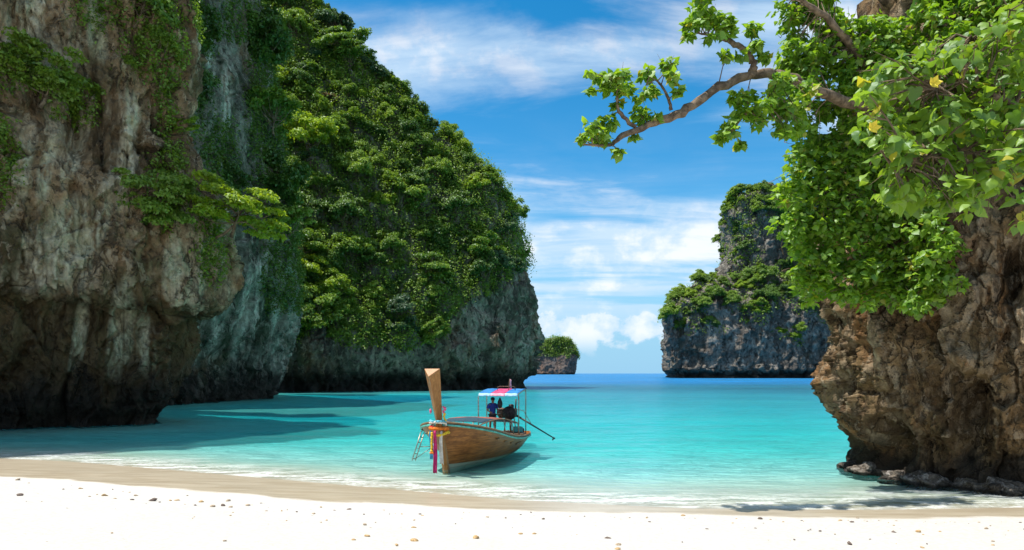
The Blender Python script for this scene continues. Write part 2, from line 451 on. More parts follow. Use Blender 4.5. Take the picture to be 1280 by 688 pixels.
def sand_mat():
    m, nt, out = new_mat('sand')
    geo = N(nt, 'ShaderNodeNewGeometry'); pos = geo.outputs['Position']
    at = N(nt, 'ShaderNodeAttribute', attribute_name='wet')
    nz = noise_n(nt, pos, .35, 5, .6, .4); fn = noise_n(nt, pos, 9, 6, .7); gr = noise_n(nt, pos, 160, 3, .7)
    c = mixc(nt, smooth(nt, fn, .3, .7), (.44, .42, .385), (.53, .51, .475))
    c = mixc(nt, smooth(nt, gr, .62, .72, 0, .5), c, (.42, .36, .29))
    lines = noise_n(nt, mapping(nt, pos, (.5, 3.2, 1), (0, 0, 0), (0, 0, .25)), .9, 5, .6, .3)
    w = math_n(nt, 'ADD', at.outputs['Fac'], math_n(nt, 'MULTIPLY', math_n(nt, 'SUBTRACT', nz, .5), .9))
    wf = smooth(nt, w, -.08, .18)
    wc = mixc(nt, smooth(nt, lines, .35, .65), (.34, .28, .195), (.43, .37, .275))
    c = mixc(nt, wf, c, wc)
    # under water the bed is pale coral sand again
    sep = N(nt, 'ShaderNodeSeparateXYZ'); L(nt, pos, sep.inputs[0])
    uw = smooth(nt, sep.outputs[2], -.02, -.32)
    bed = mixc(nt, smooth(nt, noise_n(nt, mapping(nt, pos, (1, 1.4, 1)), .14, 6, .6, .8), .40, .66), (.72, .69, .61), (.52, .52, .47))
    c = mixc(nt, uw, c, bed)
    b = N(nt, 'ShaderNodeBsdfPrincipled', ins={'Specular IOR Level': .3}); L(nt, c, b.inputs['Base Color'])
    L(nt, math_n(nt, 'MULTIPLY_ADD', wf, -.62, .9), b.inputs['Roughness'])
    rip = math_n(nt, 'ADD', noise_n(nt, mapping(nt, pos, (.8, 2.2, 1), (0, 0, 0), (0, 0, .2)), .9, 4, .6, .5), math_n(nt, 'MULTIPLY', noise_n(nt, mapping(nt, pos, (.5, 1.3, 1), (8, 3, 0), (0, 0, .1)), .33, 3, .5, .4), 1.6))
    bpr = N(nt, 'ShaderNodeBump', ins={'Distance': .9}); L(nt, rip, bpr.inputs['Height']); L(nt, uw, bpr.inputs['Strength'])
    bp = N(nt, 'ShaderNodeBump', ins={'Distance': .03}); L(nt, bpr.outputs[0], bp.inputs['Normal'])
    L(nt, math_n(nt, 'MULTIPLY_ADD', wf, -.7, 1.0), bp.inputs['Strength'])
    L(nt, math_n(nt, 'ADD', fn, noise_n(nt, pos, 1.6, 4, .5)), bp.inputs['Height']); L(nt, bp.outputs[0], b.inputs['Normal'])
    L(nt, b.outputs[0], out.inputs[0]); return m


def water_mat():
    m, nt, out = new_mat('sea_water')
    geo = N(nt, 'ShaderNodeNewGeometry'); pos = geo.outputs['Position']
    at = N(nt, 'ShaderNodeAttribute', attribute_name='shore')
    wv = []
    for (k, amp, lx, rz) in ((2.3, .030, 4.0, .15), (.85, .085, 0.0, .22), (.30, .22, 3.0, .12), (.085, .55, 7.0, .05)):
        wv.append(math_n(nt, 'MULTIPLY', noise_n(nt, mapping(nt, pos, (.6, 1.7, 1), (lx, lx * .7, 0), (0, 0, rz)), k, 2, .42, .35), amp))
    h = math_n(nt, 'ADD', math_n(nt, 'ADD', wv[0], wv[1]), math_n(nt, 'ADD', wv[2], wv[3]))
    w3 = noise_n(nt, mapping(nt, pos, (.5, 1.0, 1), (2, 7, 0)), .045, 4, .6, .3)
    bp = N(nt, 'ShaderNodeBump', ins={'Distance': 1.8}); L(nt, h, bp.inputs['Height'])
    L(nt, smooth(nt, at.outputs['Fac'], 0, 6, .25, 1.0), bp.inputs['Strength'])
    fr = N(nt, 'ShaderNodeFresnel', ins={'IOR': 1.33}); L(nt, bp.outputs[0], fr.inputs['Normal'])
    gl = N(nt, 'ShaderNodeBsdfGlossy', ins={'Roughness': .26, 'Color': (.9, .95, 1, 1)}); L(nt, bp.outputs[0], gl.inputs['Normal'])
    tr = N(nt, 'ShaderNodeBsdfTransparent', ins={'Color': (.97, .99, .99, 1)})
    # fine matter in the water scatters a little light
    df = N(nt, 'ShaderNodeBsdfDiffuse'); L(nt, bp.outputs[0], df.inputs['Normal'])
    deep = smooth(nt, at.outputs['Fac'], 50, 260)
    L(nt, mixc(nt, deep, (.03, .50, .45), (.004, .17, .40)), df.inputs[0])
    sd = smooth(nt, at.outputs['Fac'], .3, 22, .03, .24)
    sd = math_n(nt, 'MAXIMUM', sd, smooth(nt, at.outputs['Fac'], 60, 320, .0, .8))
    sd = math_n(nt, 'MULTIPLY', sd, smooth(nt, w3, .3, .7, .8, 1.15))
    body = N(nt, 'ShaderNodeMixShader'); L(nt, sd, body.inputs[0]); L(nt, tr.outputs[0], body.inputs[1]); L(nt, df.outputs[0], body.inputs[2])
    mx = N(nt, 'ShaderNodeMixShader'); L(nt, math_n(nt, 'MINIMUM', math_n(nt, 'MULTIPLY', fr.outputs[0], .34), .5), mx.inputs[0])
    L(nt, body.outputs[0], mx.inputs[1]); L(nt, gl.outputs[0], mx.inputs[2])
    # foam where the swash runs out
    fn1 = noise_n(nt, mapping(nt, pos, (.55, 1.7, 1), (0, 0, 0), (0, 0, -.25)), 1.3, 6, .62, .6)
    fn2 = noise_n(nt, pos, 6, 5, .65, .4)
    sh = math_n(nt, 'ADD', at.outputs['Fac'], math_n(nt, 'MULTIPLY', math_n(nt, 'SUBTRACT', noise_n(nt, pos, .25, 3, .5), .5), 3.0))
    band = math_n(nt, 'MULTIPLY', smooth(nt, sh, -.6, .25), smooth(nt, sh, .4, 4.2, 1, 0))
    fo = math_n(nt, 'MULTIPLY', band, smooth(nt, math_n(nt, 'ADD', math_n(nt, 'MULTIPLY', fn1, .7), math_n(nt, 'MULTIPLY', fn2, .35)), .42, .68))
    fd = N(nt, 'ShaderNodeBsdfDiffuse', ins={'Color': (.85, .87, .86, 1)})
    m3 = N(nt, 'ShaderNodeMixShader'); L(nt, math_n(nt, 'MULTIPLY', fo, .6), m3.inputs[0]); L(nt, mx.outputs[0], m3.inputs[1]); L(nt, fd.outputs[0], m3.inputs[2])
    L(nt, m3.outputs[0], out.inputs['Surface'])
    va = N(nt, 'ShaderNodeVolumeAbsorption', ins={'Color': (0.0, .905, .955, 1), 'Density': .36}); L(nt, va.outputs[0], out.inputs['Volume'])
    return m


M = {}
M['sand'] = sand_mat(); M['water'] = water_mat()
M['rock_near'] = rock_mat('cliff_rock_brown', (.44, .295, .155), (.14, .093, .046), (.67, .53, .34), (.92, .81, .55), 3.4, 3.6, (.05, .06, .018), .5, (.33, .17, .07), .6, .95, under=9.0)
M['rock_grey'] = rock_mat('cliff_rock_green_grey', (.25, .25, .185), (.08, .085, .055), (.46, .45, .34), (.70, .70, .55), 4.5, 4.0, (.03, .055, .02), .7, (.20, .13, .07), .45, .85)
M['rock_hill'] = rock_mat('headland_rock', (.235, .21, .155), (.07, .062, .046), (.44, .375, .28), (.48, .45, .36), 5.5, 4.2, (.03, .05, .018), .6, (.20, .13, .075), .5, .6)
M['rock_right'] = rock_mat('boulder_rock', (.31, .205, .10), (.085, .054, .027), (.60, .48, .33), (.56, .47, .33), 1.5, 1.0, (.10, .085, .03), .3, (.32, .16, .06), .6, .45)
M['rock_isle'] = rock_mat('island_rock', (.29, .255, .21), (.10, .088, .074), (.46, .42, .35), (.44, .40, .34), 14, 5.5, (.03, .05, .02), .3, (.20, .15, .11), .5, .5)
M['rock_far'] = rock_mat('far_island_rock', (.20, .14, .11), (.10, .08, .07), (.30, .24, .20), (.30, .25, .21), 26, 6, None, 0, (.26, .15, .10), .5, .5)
M['bark'] = simple_mat('bark', (.20, .145, .09), .9, 0, .4, 3.0, .2, .6)
M['bark_pale'] = simple_mat('bark_pale', (.21, .15, .10), .9, 0, .4, 5.0, .2, .9)


# ------------------------------------------------------------------ beach and sea
def shore_y(x):
    return np.interp(x, [-90, -60, -30, -22.5, -19.5, -13.7, -5.9, 0, 5, 10, 15, 40], [44, 40, 32.2, 30.4, 29.6, 27.0, 23.3, 20.5, 19.2, 19.0, 19.4, 20.5])


def ground_z(x, y):
    t = shore_y(x) - y
    land = np.where(t < 6, .045 * t, .27 + .105 * (t - 6)); land = np.minimum(land, 2.4 + .01 * np.maximum(t, 0))
    sea_ = -1.5 * (1 - np.exp(np.minimum(t, 0) * .038 / 1.5))
    return np.where(t > 0, land, sea_)


def axis(a, b, step, far, ratio=1.12, both=True):
    mid_ = np.arange(a, b + 1e-6, step); r = [b]; s = step
    while r[-1] < far: s *= ratio; r.append(r[-1] + s)
    l = [a]; s = step
    while both and l[-1] > -far: s *= ratio; l.append(l[-1] - s)
    return np.concatenate([np.array(l[1:][::-1]), mid_, np.array(r[1:])])


bx = axis(-34, 24, .3, 45000); by = axis(8, 48, .25, 45000)
by = np.concatenate([np.array([-60, -20, 0, 4.0]), by[by >= 8]])
X, Y = np.meshgrid(bx, by); Z = ground_z(X, Y)
t_sh = shore_y(X) - Y
lump = np.stack([X, Y, 0 * X], -1)
near = np.exp(-np.maximum(Y - 30, 0) / 20) * np.exp(-np.maximum(np.abs(X) - 40, 0) / 30)
Z = Z + near * (.06 * fbm(lump / 1.9, 4) * np.clip(t_sh - 2, 0, 1) + .05 * pn(lump / 7.0 + 3) * np.clip(-t_sh, 0, 1))
foot_a = np.array([(-58, 22), (-48, 34), (-41, 42), (-36, 45.3), (-31.5, 48.5), (-27.4, 51), (-28.6, 55), (-36, 61), (-44, 74), (-41.3, 81), (-39, 92), (-36.6, 103), (-40, 110), (-48, 136), (-30, 146), (-12, 156), (3, 170)], float)
sub = (Y < 260) & (np.abs(X) < 120); px_, py_ = X[sub], Y[sub]; dmin = np.full(px_.shape, 1e9)
for (x1, y1), (x2, y2) in zip(foot_a[:-1], foot_a[1:]):
    ex, ey = x2 - x1, y2 - y1; tt = np.clip(((px_ - x1) * ex + (py_ - y1) * ey) / (ex * ex + ey * ey), 0, 1); dmin = np.minimum(dmin, np.hypot(px_ - x1 - tt * ex, py_ - y1 - tt * ey))
Z[sub] = np.where(t_sh[sub] < 0, np.maximum(Z[sub], -.10 - .055 * np.maximum(dmin - 1.5, 0)), Z[sub])
twet = np.interp(X, [-30, -18, -4.7, 0, 5, 13, 30], [6.5, 5.0, 3.5, 2.0, 1.2, 1.6, 1.6])
wet = np.clip((twet - t_sh) / 1.6, -3, 3)
beach = link('beach', mesh_np('beach', np.stack([X, Y, Z], -1).reshape(-1, 3), grid_faces(*X.shape), M['sand'], True, {'wet': wet.ravel()}))
tag(beach, 'white coral sand beach sloping down under the clear water', kind='structure')

wx = axis(-34, 24, .5, 44000, 1.15); wy = axis(14, 50, .4, 44000, 1.12); wy = wy[wy >= 13.9]
X, Y = np.meshgrid(wx, wy); nv, nu = X.shape
V = np.stack([X, Y, 0 * X], -1).reshape(-1, 3); F = [tuple(f) for f in grid_faces(nv, nu)]
idx = np.arange(nv * nu).reshape(nv, nu)
loop = list(idx[0, :]) + list(idx[1:, -1]) + list(idx[-1, -2::-1]) + list(idx[-2:0:-1, 0])
me = bpy.data.meshes.new('sea')
base = len(V); ring = V[loop].copy(); ring[:, 2] = -9
nl = len(loop)
for k in range(nl):
    k2 = (k + 1) % nl; F.append((loop[k2], loop[k], base + k, base + k2))
F.append(tuple(base + k for k in reversed(range(nl))))
me.from_pydata([tuple(p) for p in np.concatenate([V, ring])], [], F)
a = me.attributes.new('shore', 'FLOAT', 'POINT')
sh = -(shore_y(X) - Y).ravel(); a.data.foreach_set('value', np.concatenate([sh, np.full(nl, 500.0)]).astype(np.float32))
me.polygons.foreach_set('use_smooth', [True] * len(me.polygons))
me.materials.append(M['water']); me.update()
sea = link('sea', me); tag(sea, 'clear turquoise sea turning blue towards the horizon', kind='structure')

# ------------------------------------------------------------------ cliffs, headland and islands
def ring_net(levels, stations, offs, weights, nrm=None):
    """levels: z; stations: plan points; offs[level]: push along the plan normal; weights[station]"""
    st = np.array(stations, float)
    if nrm is None:
        t = np.gradient(st, axis=0); nn = np.stack([t[:, 1], -t[:, 0]], -1); nn /= np.linalg.norm(nn, axis=1)[:, None]
    else: nn = np.array(nrm, float)
    net = np.zeros((len(levels), len(st), 3))
    for k, z in enumerate(levels):
        net[k, :, :2] = st + nn * (np.array(weights) * offs[k])[:, None]; net[k, :, 2] = z
    return net


# near cliff on the left
lv = [-4, -.6, .6, 3.0, 5.5, 8.3, 9.3, 12.5, 16.5, 19.3, 23, 32, 36, 46, 60]
of = [-2.2, -.6, 0, .9, 1.5, 2.0, 4.2, 4.9, 4.2, 2.9, 2.0, 1.8, -2.5, -11, -20]
stn = [(-66, 8), (-58, 22), (-48, 34), (-41, 42), (-36, 45.3), (-31.5, 48.5), (-27.4, 51), (-28.6, 55), (-36, 61), (-50, 68)]
wts = [.6, .6, .65, .7, .75, .85, 1.0, .9, .6, .4]
nr = [(.8, -.6), (.8, -.6), (.75, -.66), (.6, -.8), (.5, -.87), (.7, -.7), (1, -.05), (.75, .66), (.4, .9), (.2, .95)]
net = ring_net(lv, stn, of, wts, nr)
for k in range(11, 15):       # towards the beach the wall keeps its full height
    for j in range(5):
        f = [1, 1, 1, .75, .3][j]; net[k, j, :2] = net[k, j, :2] * (1 - f) + net[10, j, :2] * f; net[k, j, 2] += f * [0, 3, 8, 14][k - 11] if k < 15 else 0


def lip_fold(G, P):
    # hanging drapery folds under the lip
    z = G[..., 2]; m = np.exp(-((z - 6.5) / 3.5) ** 2)
    f = 1 - np.abs(pn(sc3(P, 1.5, 1.5, 9, 50))) * 2.4
    f2 = np.clip(pn(sc3(P, 3.2, 3.2, 14, 90)), -.3, 1)
    return m * (.8 * f + 1.2 * f2) - .5 * np.exp(-((z - .5) / .7) ** 2)


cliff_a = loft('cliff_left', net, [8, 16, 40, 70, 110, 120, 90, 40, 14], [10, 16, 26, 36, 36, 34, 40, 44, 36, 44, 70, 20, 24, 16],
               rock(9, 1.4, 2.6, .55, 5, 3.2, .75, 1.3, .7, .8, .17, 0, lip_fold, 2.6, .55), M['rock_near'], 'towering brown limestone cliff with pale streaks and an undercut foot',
               [(85, 305, 40, 62, -.35), (40, 320, 22, 44, -.3), (118, 290, 15, 80, -.3), (152, 410, 18, 66, -.15), (98, 415, 10, 54, -.2), (182, 430, 13, 44, 0), (122, 35, 15, 45, 0), (20, 40, 20, 50, 0), (155, 190, 12, 80, -.1), (25, 215, 16, 60, -.2), (95, 180, 12, 60, -.2), (60, 210, 10, 50, -.2), (250, 330, 8, 40, 0), (215, 330, 14, 36, 0)])

# second wall behind it
lv = [-4, -.6, 1.2, 4, 8, 12, 18, 24, 31.5, 40, 48, 60, 80]
of = [-2.4, -.8, 0, .8, 1.8, 3.0, 3.9, 3.4, 2.0, .6, -.9, -2.4, -6]
stn = [(-62, 66), (-50, 68), (-44, 74), (-41.3, 81), (-39, 92), (-36.6, 103), (-40, 110), (-52, 118), (-75, 122)]
nr = [(.3, -.95), (.5, -.87), (.8, -.6), (.95, -.3), (.97, -.22), (1, 0), (.6, .8), (.3, .95), (.1, 1)]
net = ring_net(lv, stn, of, [.4, .6, .8, 1, 1, 1, .8, .6, .4], nr)
cliff_b = loft('cliff_behind', net, [8, 20, 50, 90, 100, 60, 20, 8], [6, 12, 20, 26, 26, 34, 30, 34, 36, 32, 40, 20],
               rock(12, 1.6, 3.0, .9, 7, 4.5, .8, 2.2, .6, 1.2, .24, 40, None, 3.5, .6), M['rock_grey'], 'shaded green grey limestone wall behind the brown cliff',
               [(305, 390, 9, 60, -.2), (325, 360, 8, 60, -.15), (275, 400, 10, 45, -.2), (290, 340, 7, 50, -.3), (335, 300, 6, 40, -.2), (228, 330, 6, 60, 0), (345, 400, 8, 50, 0), (262, 90, 9, 80, 0), (285, 130, 8, 50, 0), (365, 370, 6, 50, 0), (245, 420, 8, 40, 0)])

# forested headland
zs = [-5, -.8, 2, 5, 9, 15, 22, 33, 43, 52, 58, 67, 75, 81, 88, 97, 110]
nx = [.5, 2.2, 3.0, 4.6, 5.6, 5.2, 4.6, 1.6, -.5, -5, -11, -21.5, -29.5, -36, -44, -49, -64]
net = np.zeros((len(zs), 9, 3))
for k, z in enumerate(zs):
    s = max(z - 14, 0); sb = .42 * s
    foot = nx[k] - 3.5 if z < 12 else 1.4
    A = np.array([-78 - .35 * s, 118 + sb * 1.1]); B = np.array([-48 - .45 * s, 136 + sb])
    Nn = np.array([nx[k], 170 + .12 * s]); C = B + (Nn - B) * .33 + np.array([1.0, -2.0]); D = B + (Nn - B) * .66 + np.array([1.5, -2.5])
    if z < 12:
        fo = np.array([.35, -.9]) * foot * .8; C = C + fo; D = D + fo; B = B + fo
    bk = max(0, 1 - s / 100)
    net[k, :, 2] = z
    net[k, :, :2] = [A, B, C, D, B + (Nn - B) * .88 + np.array([1.2, -1.6]), Nn, Nn + np.array([-1.5, 9]), Nn + np.array([-14, 22 * bk + 10]), Nn + np.array([-50, 34 * bk + 14])]
hill = loft('headland', net, [20, 70, 80, 60, 36, 30, 20, 8], [5, 10, 12, 16, 20, 20, 24, 20, 18, 14, 16, 14, 12, 12, 14, 10],
            rock(16, 2.2, 3.4, .8, 5, 6, 1.0, 3.0, .8, 1.8, .4, 80, lambda G, P: -.9 * np.exp(-((G[..., 2] - 1.5) / 1.6) ** 2), 5, 1.0), M['rock_hill'], 'steep forested headland with bare grey limestone along its foot')

# big rock on the right of the beach
lv = [-1.6, -.1, .5, 1.5, 3.0, 4.0, 5.2, 6.4, 8.7, 11.6, 15.1, 17.5, 22, 27]
of = [-.7, .0, .15, .45, .95, 1.2, 1.1, 1.1, 1.35, 1.0, .0, -.7, -2.2, -5]
stn = [(33, 14.5), (24, 17.2), (19, 19.0), (16, 20.4), (13.7, 22.2), (12.2, 24.4), (12.3, 27.5), (15, 31.5), (21, 36), (32, 40)]
nr = [(-.1, -1), (-.25, -.97), (-.35, -.94), (-.45, -.9), (-.65, -.76), (-1, -.15), (-.85, .5), (-.6, .8), (-.4, .9), (-.2, 1)]
stn = [(x + 1.65, y + .2) for x, y in stn]
net = ring_net(lv, stn, of, [.7, .8, .9, .9, 1, 1, .9, .7, .5, .4], nr)
net = net[:, ::-1]


def caves(G, P):
    d = -.25 * np.exp(-((G[..., 2] - .9) / .5) ** 2)
    for (u, v, ru, rv, dep) in ((1112, 562, 26, 24, 1.0), (1212, 525, 22, 45, 1.6), (1190, 470, 10, 20, .6), (1085, 440, 5, 45, .5), (1125, 460, 8, 16, .35), (1270, 345, 16, 40, .9), (1060, 490, 6, 30, .4), (1160, 560, 12, 10, .4), (1235, 575, 14, 22, .6)):
        uu = 640 + G[..., 0] / G[..., 1] * FPX; vv = HORV - (G[..., 2] - CAMZ) / G[..., 1] * FPX
        e = ((uu - u + 8 * pn(P / .7 + 4)) / ru) ** 2 + ((vv - v + 10 * pn(P / .8 + 40)) / rv) ** 2
        d = d - dep * np.exp(-e ** 1.5) * (G[..., 1] < 27)
    return d


rock_r = loft('cliff_right', net, [8, 10, 16, 40, 90, 120, 130, 60, 14], [8, 16, 26, 40, 30, 34, 34, 50, 50, 40, 26, 20, 8],
              rock(3.6, .6, 1.15, .20, 3, 1.7, .42, .62, .36, .42, .10, 130, caves, 1.25, .34), M['rock_right'], 'rugged tan limestone rock overhanging the beach with dark hollows')

# island across the bay
D0 = 540.0
zs = [-6, -1, 3, 7, 14, 40, 58, 66, 74, 82, 88, 114, 140, 151, 157, 161]
xl = [128, 127, 125, 121, 121, 121.5, 122, 128, 140, 154, 172, 180, 180, 182, 190, 208]
net = np.zeros((len(zs), 8, 3))
for k, z in enumerate(zs):
    x0 = xl[k] + 9; b = .12 * z + (20 if z > 84 else max(0, (z - 58) * .75)); r = 330 - .35 * z; un = 5 if z < 5 else 0
    net[k, :, 2] = z
    net[k, :, :2] = [(r - 40, D0 + 190), (r, D0 + 90), (r - 20, D0 + b + 6 + un), ((x0 + r) / 2 + 20, D0 + b - 6 + un), (x0 + (r - x0) * .28, D0 + b - 4 + un), (x0 + 6, D0 + b + 4 + un), (x0, D0 + b + 26), (x0 + 30, D0 + 170)]
net[-1] = net[-1].mean(0) + (net[-1] - net[-1].mean(0)) * .5
net = net[:, ::-1]; net = net[:, ::-1]
isle = loft('island', net[:, ::-1], [10, 30, 30, 70, 70, 40, 14], [4, 8, 8, 12, 36, 26, 14, 14, 14, 14, 30, 30, 16, 10, 6],
            rock(36, 4, 9, 2.2, 6, 14, 3.0, 7, 1.5, 4.5, 1.0, 200, None, 11, 3.0), M['rock_isle'], 'sheer grey limestone island with green scrub across the bay')

D1 = 2500.0
zs = [-8, 2, 40, 66, 90, 112, 128, 134]
xl = [64, 62, 60, 62, 70, 92, 128, 165]; xr = [224, 228, 237, 237, 233, 222, 214, 196]
net = np.zeros((len(zs), 7, 3))
for k, z in enumerate(zs):
    a, b = xl[k] - 6, xr[k] + 2; net[k, :, 2] = z; q = z * .3
    net[k, :, :2] = [(a + 30, D1 + 130), (a, D1 + 60), (a + 12, D1 + q * .6), ((a + b) / 2, D1 - 15 + q), (b - 14, D1 + q * .6), (b, D1 + 50), (b - 30, D1 + 130)]
far_isle = loft('far_island', net, [8, 14, 24, 24, 14, 8], [4, 14, 12, 12, 10, 8, 4], rock(60, 12, 18, 4, 4, 30, 4, 14, 3, 10, 3, 300), M['rock_far'],
                'small far island with reddish cliffs on the horizon')

# ------------------------------------------------------------------ vegetation
M['leaf_dark'] = leaf_mat('leaf_dark', (.040, .095, .014), (.125, .220, .030), .28, .03)
M['leaf_mid'] = leaf_mat('leaf_mid', (.070, .150, .014), (.215, .325, .032), .32, .03)
M['leaf_yellow'] = leaf_mat('leaf_yellow', (.115, .215, .012), (.290, .400, .026), .36, .03)
M['leaf_blue'] = leaf_mat('leaf_blue', (.040, .090, .035), (.120, .190, .075), .26, .03)
M['leaf_rust'] = leaf_mat('leaf_rust', (.10, .075, .015), (.22, .13, .03), .3)
M['leaf_bright'] = leaf_mat('leaf_bright', (.130, .230, .010), (.330, .430, .020), .42, .03)
M['leaf_big'] = leaf_mat('leaf_big', (.085, .19, .022), (.26, .40, .032), .47, .035, (.36, .34, .03))
M['leaf_branch'] = leaf_mat('leaf_branch', (.10, .225, .016), (.31, .47, .034), .48, .035, (.30, .30, .03))


def unit(a):
    return a / (np.linalg.norm(a, axis=-1)[..., None] + 1e-9)


def leaf_quads(C, Nn, size, g, aspect=.55):
    n = len(C); Nn = unit(Nn); r = g.normal(size=(n, 3)); T = unit(np.cross(Nn, r)); B = np.cross(Nn, T)
    s = size[:, None]; dip = Nn * s * .14
    V = np.stack([C - T * s * .5 - dip, C + B * s * aspect * .5 + dip, C + T * s * .5 - dip, C - B * s * aspect * .5 + dip], 1).reshape(-1, 3)
    return V, np.arange(4 * n).reshape(-1, 4)


def make_tree_kind(seed, R, H, nclump, per, leaf, style, mat, bark='bark', flat=.55):
    """meshes for one kind of tree: trunk with limbs, crown of leaf clumps"""
    g = np.random.default_rng(seed); cs = []; rs = []
    for k in range(nclump):
        if style == 'round':
            d = g.normal(size=3); d[2] = abs(d[2]) * .9 - .25; d /= np.linalg.norm(d); rad = g.uniform(.3, 1.05)
            c = np.array([d[0] * R * rad, d[1] * R * rad, H + d[2] * R * .8 * rad]); r = R * g.choice([.16, .22, .3, .38]) * g.uniform(.9, 1.1)
        elif style == 'tier':
            a = g.uniform(0, 6.28); rad = math.sqrt(g.uniform(0, 1)); lev = g.integers(0, 4)
            c = np.array([math.cos(a) * R * rad, math.sin(a) * R * rad, H + (lev - 1.5) * R * .28 - .18 * R * rad + g.normal() * .05 * R]); r = R * g.uniform(.22, .40)
        else:   # hanging cushion
            a = g.uniform(0, 6.28); rad = math.sqrt(g.uniform(0, 1))
            c = np.array([math.cos(a) * R * rad * .8, math.sin(a) * R * rad * .8, H + g.uniform(-1.1, .4) * R]); r = R * g.uniform(.25, .4)
        cs.append(c); rs.append(r)
    C = []; Nn = []; T = []; S = []
    for c, r in zip(cs, rs):
        n = int(per * (r / (R * .33)) ** 2); d = unit(g.normal(size=(n, 3))); d[:, 2] = np.where(d[:, 2] < -.25, -d[:, 2], d[:, 2])
        q = d * (r * g.uniform(.1, 1.25, size=n) ** .6)[:, None]; q[:, 2] *= flat if style != 'tier' else .42
        C.append(c + q); Nn.append(unit(d * .6 + np.array([0, 0, .6]) + g.normal(size=(n, 3)) * .62))
        T.append(np.clip(g.normal(.45, .18, n) + g.normal() * .13, 0, 1)); S.append(leaf * g.uniform(.5, 1.4, n))
    V, F = leaf_quads(np.concatenate(C), np.concatenate(Nn), np.concatenate(S), g)
    crown = mesh_np('crown', V, F, mat, False, {'tint': np.repeat(np.concatenate(T), 4)})
    mb = MB(); top = np.array([g.normal() * .1 * R, g.normal() * .1 * R, H]); base = np.array([0, 0, -.4 * R])
    tr = R * .05
    pts = [base + (top - base) * t + np.array([math.sin(t * 4 + seed), math.cos(t * 3 + seed), 0]) * .06 * R * math.sin(math.pi * t) for t in np.linspace(0, 1, 6)]
    mb.tube(pts, np.linspace(tr, tr * .45, 6), 6)
    for c in cs:
        s = pts[g.integers(2, 6)]; m = (np.array(s) + c) / 2 + np.array([0, 0, -.08 * R]) + g.normal(size=3) * .05 * R
        mb.tube([s, m, c], [tr * .42, tr * .26, tr * .1], 5, False)
    return mb.mesh('trunk', M[bark], True), crown, mat


KINDS = {
    'dark': make_tree_kind(1, 3.0, 2.6, 49, 195, .42, 'round', M['leaf_dark'], flat=.8),
    'mid': make_tree_kind(2, 3.0, 2.4, 53, 195, .40, 'round', M['leaf_mid'], flat=.8),
    'mid2': make_tree_kind(12, 3.0, 2.2, 45, 204, .38, 'round', M['leaf_mid'], flat=.75),
    'yellow': make_tree_kind(3, 3.0, 2.3, 49, 195, .38, 'round', M['leaf_yellow'], flat=.8),
    'blue': make_tree_kind(4, 3.0, 2.8, 41, 170, .46, 'round', M['leaf_blue'], flat=.75),
    'tier': make_tree_kind(5, 3.6, 3.4, 30, 220, .42, 'tier', M['leaf_mid']),
    'hang': make_tree_kind(13, 2.8, 2.2, 44, 190, .38, 'hang', M['leaf_dark'], flat=1.0),
    'feather': make_tree_kind(14, 2.6, 3.4, 34, 120, .42, 'round', M['leaf_mid'], 'bark_pale', flat=.5),
    'rust': make_tree_kind(6, 2.6, 2.0, 20, 220, .4, 'round', M['leaf_rust']),
    'bush': make_tree_kind(7, 2.0, 1.0, 34, 220, .27, 'round', M['leaf_mid'], flat=.6),
    'bush_dark': make_tree_kind(8, 2.0, .9, 34, 220, .27, 'hang', M['leaf_dark'], flat=.8),
    'bright': make_tree_kind(9, 2.2, 1.3, 34, 210, .26, 'tier', M['leaf_bright']),
    'green_tier': make_tree_kind(10, 2.2, 1.2, 36, 220, .25, 'tier', M['leaf_mid']),
}


def put_tree(kind, loc, scale, label, group, name='tree', cat='tree', lean=(0, 0), rz=None, g=rng, zs=1.0):
    tm, cm, _ = KINDS[kind]; e = empty(name, tuple(map(float, loc)))
    e.rotation_euler = (lean[0], lean[1], g.uniform(0, 6.28) if rz is None else rz); s = float(scale); e.scale = (s, s, s * zs)
    for nm, me in (('trunk', tm), ('crown', cm)):
        o = link(nm, me, e)
    return tag(e, label, cat, group)


def proj(P):
    return 640 + P[:, 0] / np.maximum(P[:, 1], 1) * FPX, HORV - (P[:, 2] - CAMZ) / np.maximum(P[:, 1], 1) * FPX


def spread(S, mask_fn, count, dist, g, tries=40000):
    P, Nn = S['P'], S['N']; u, v = proj(P)
    front = (Nn * (np.array([0, 0, CAMZ]) - P)).sum(-1) > -.12 * np.linalg.norm(P, axis=1)
    # weight by visible spacing: sample uniformly over grid then reject near ones
    cand = np.where(mask_fn(P, u, v, Nn) & front)[0]
    out = []; cell = {}
    for j in g.permutation(cand)[:tries]:
        p = P[j]; key = tuple((p // dist).astype(int)); ok = True
        for dx in (-1, 0, 1):
            for dy in (-1, 0, 1):
                for dz in (-1, 0, 1):
                    for q in cell.get((key[0] + dx, key[1] + dy, key[2] + dz), ()):
                        if ((P[q] - p) ** 2).sum() < dist * dist: ok = False
        if ok:
            cell.setdefault(key, []).append(j); out.append(j)
            if len(out) >= count: break
    return out


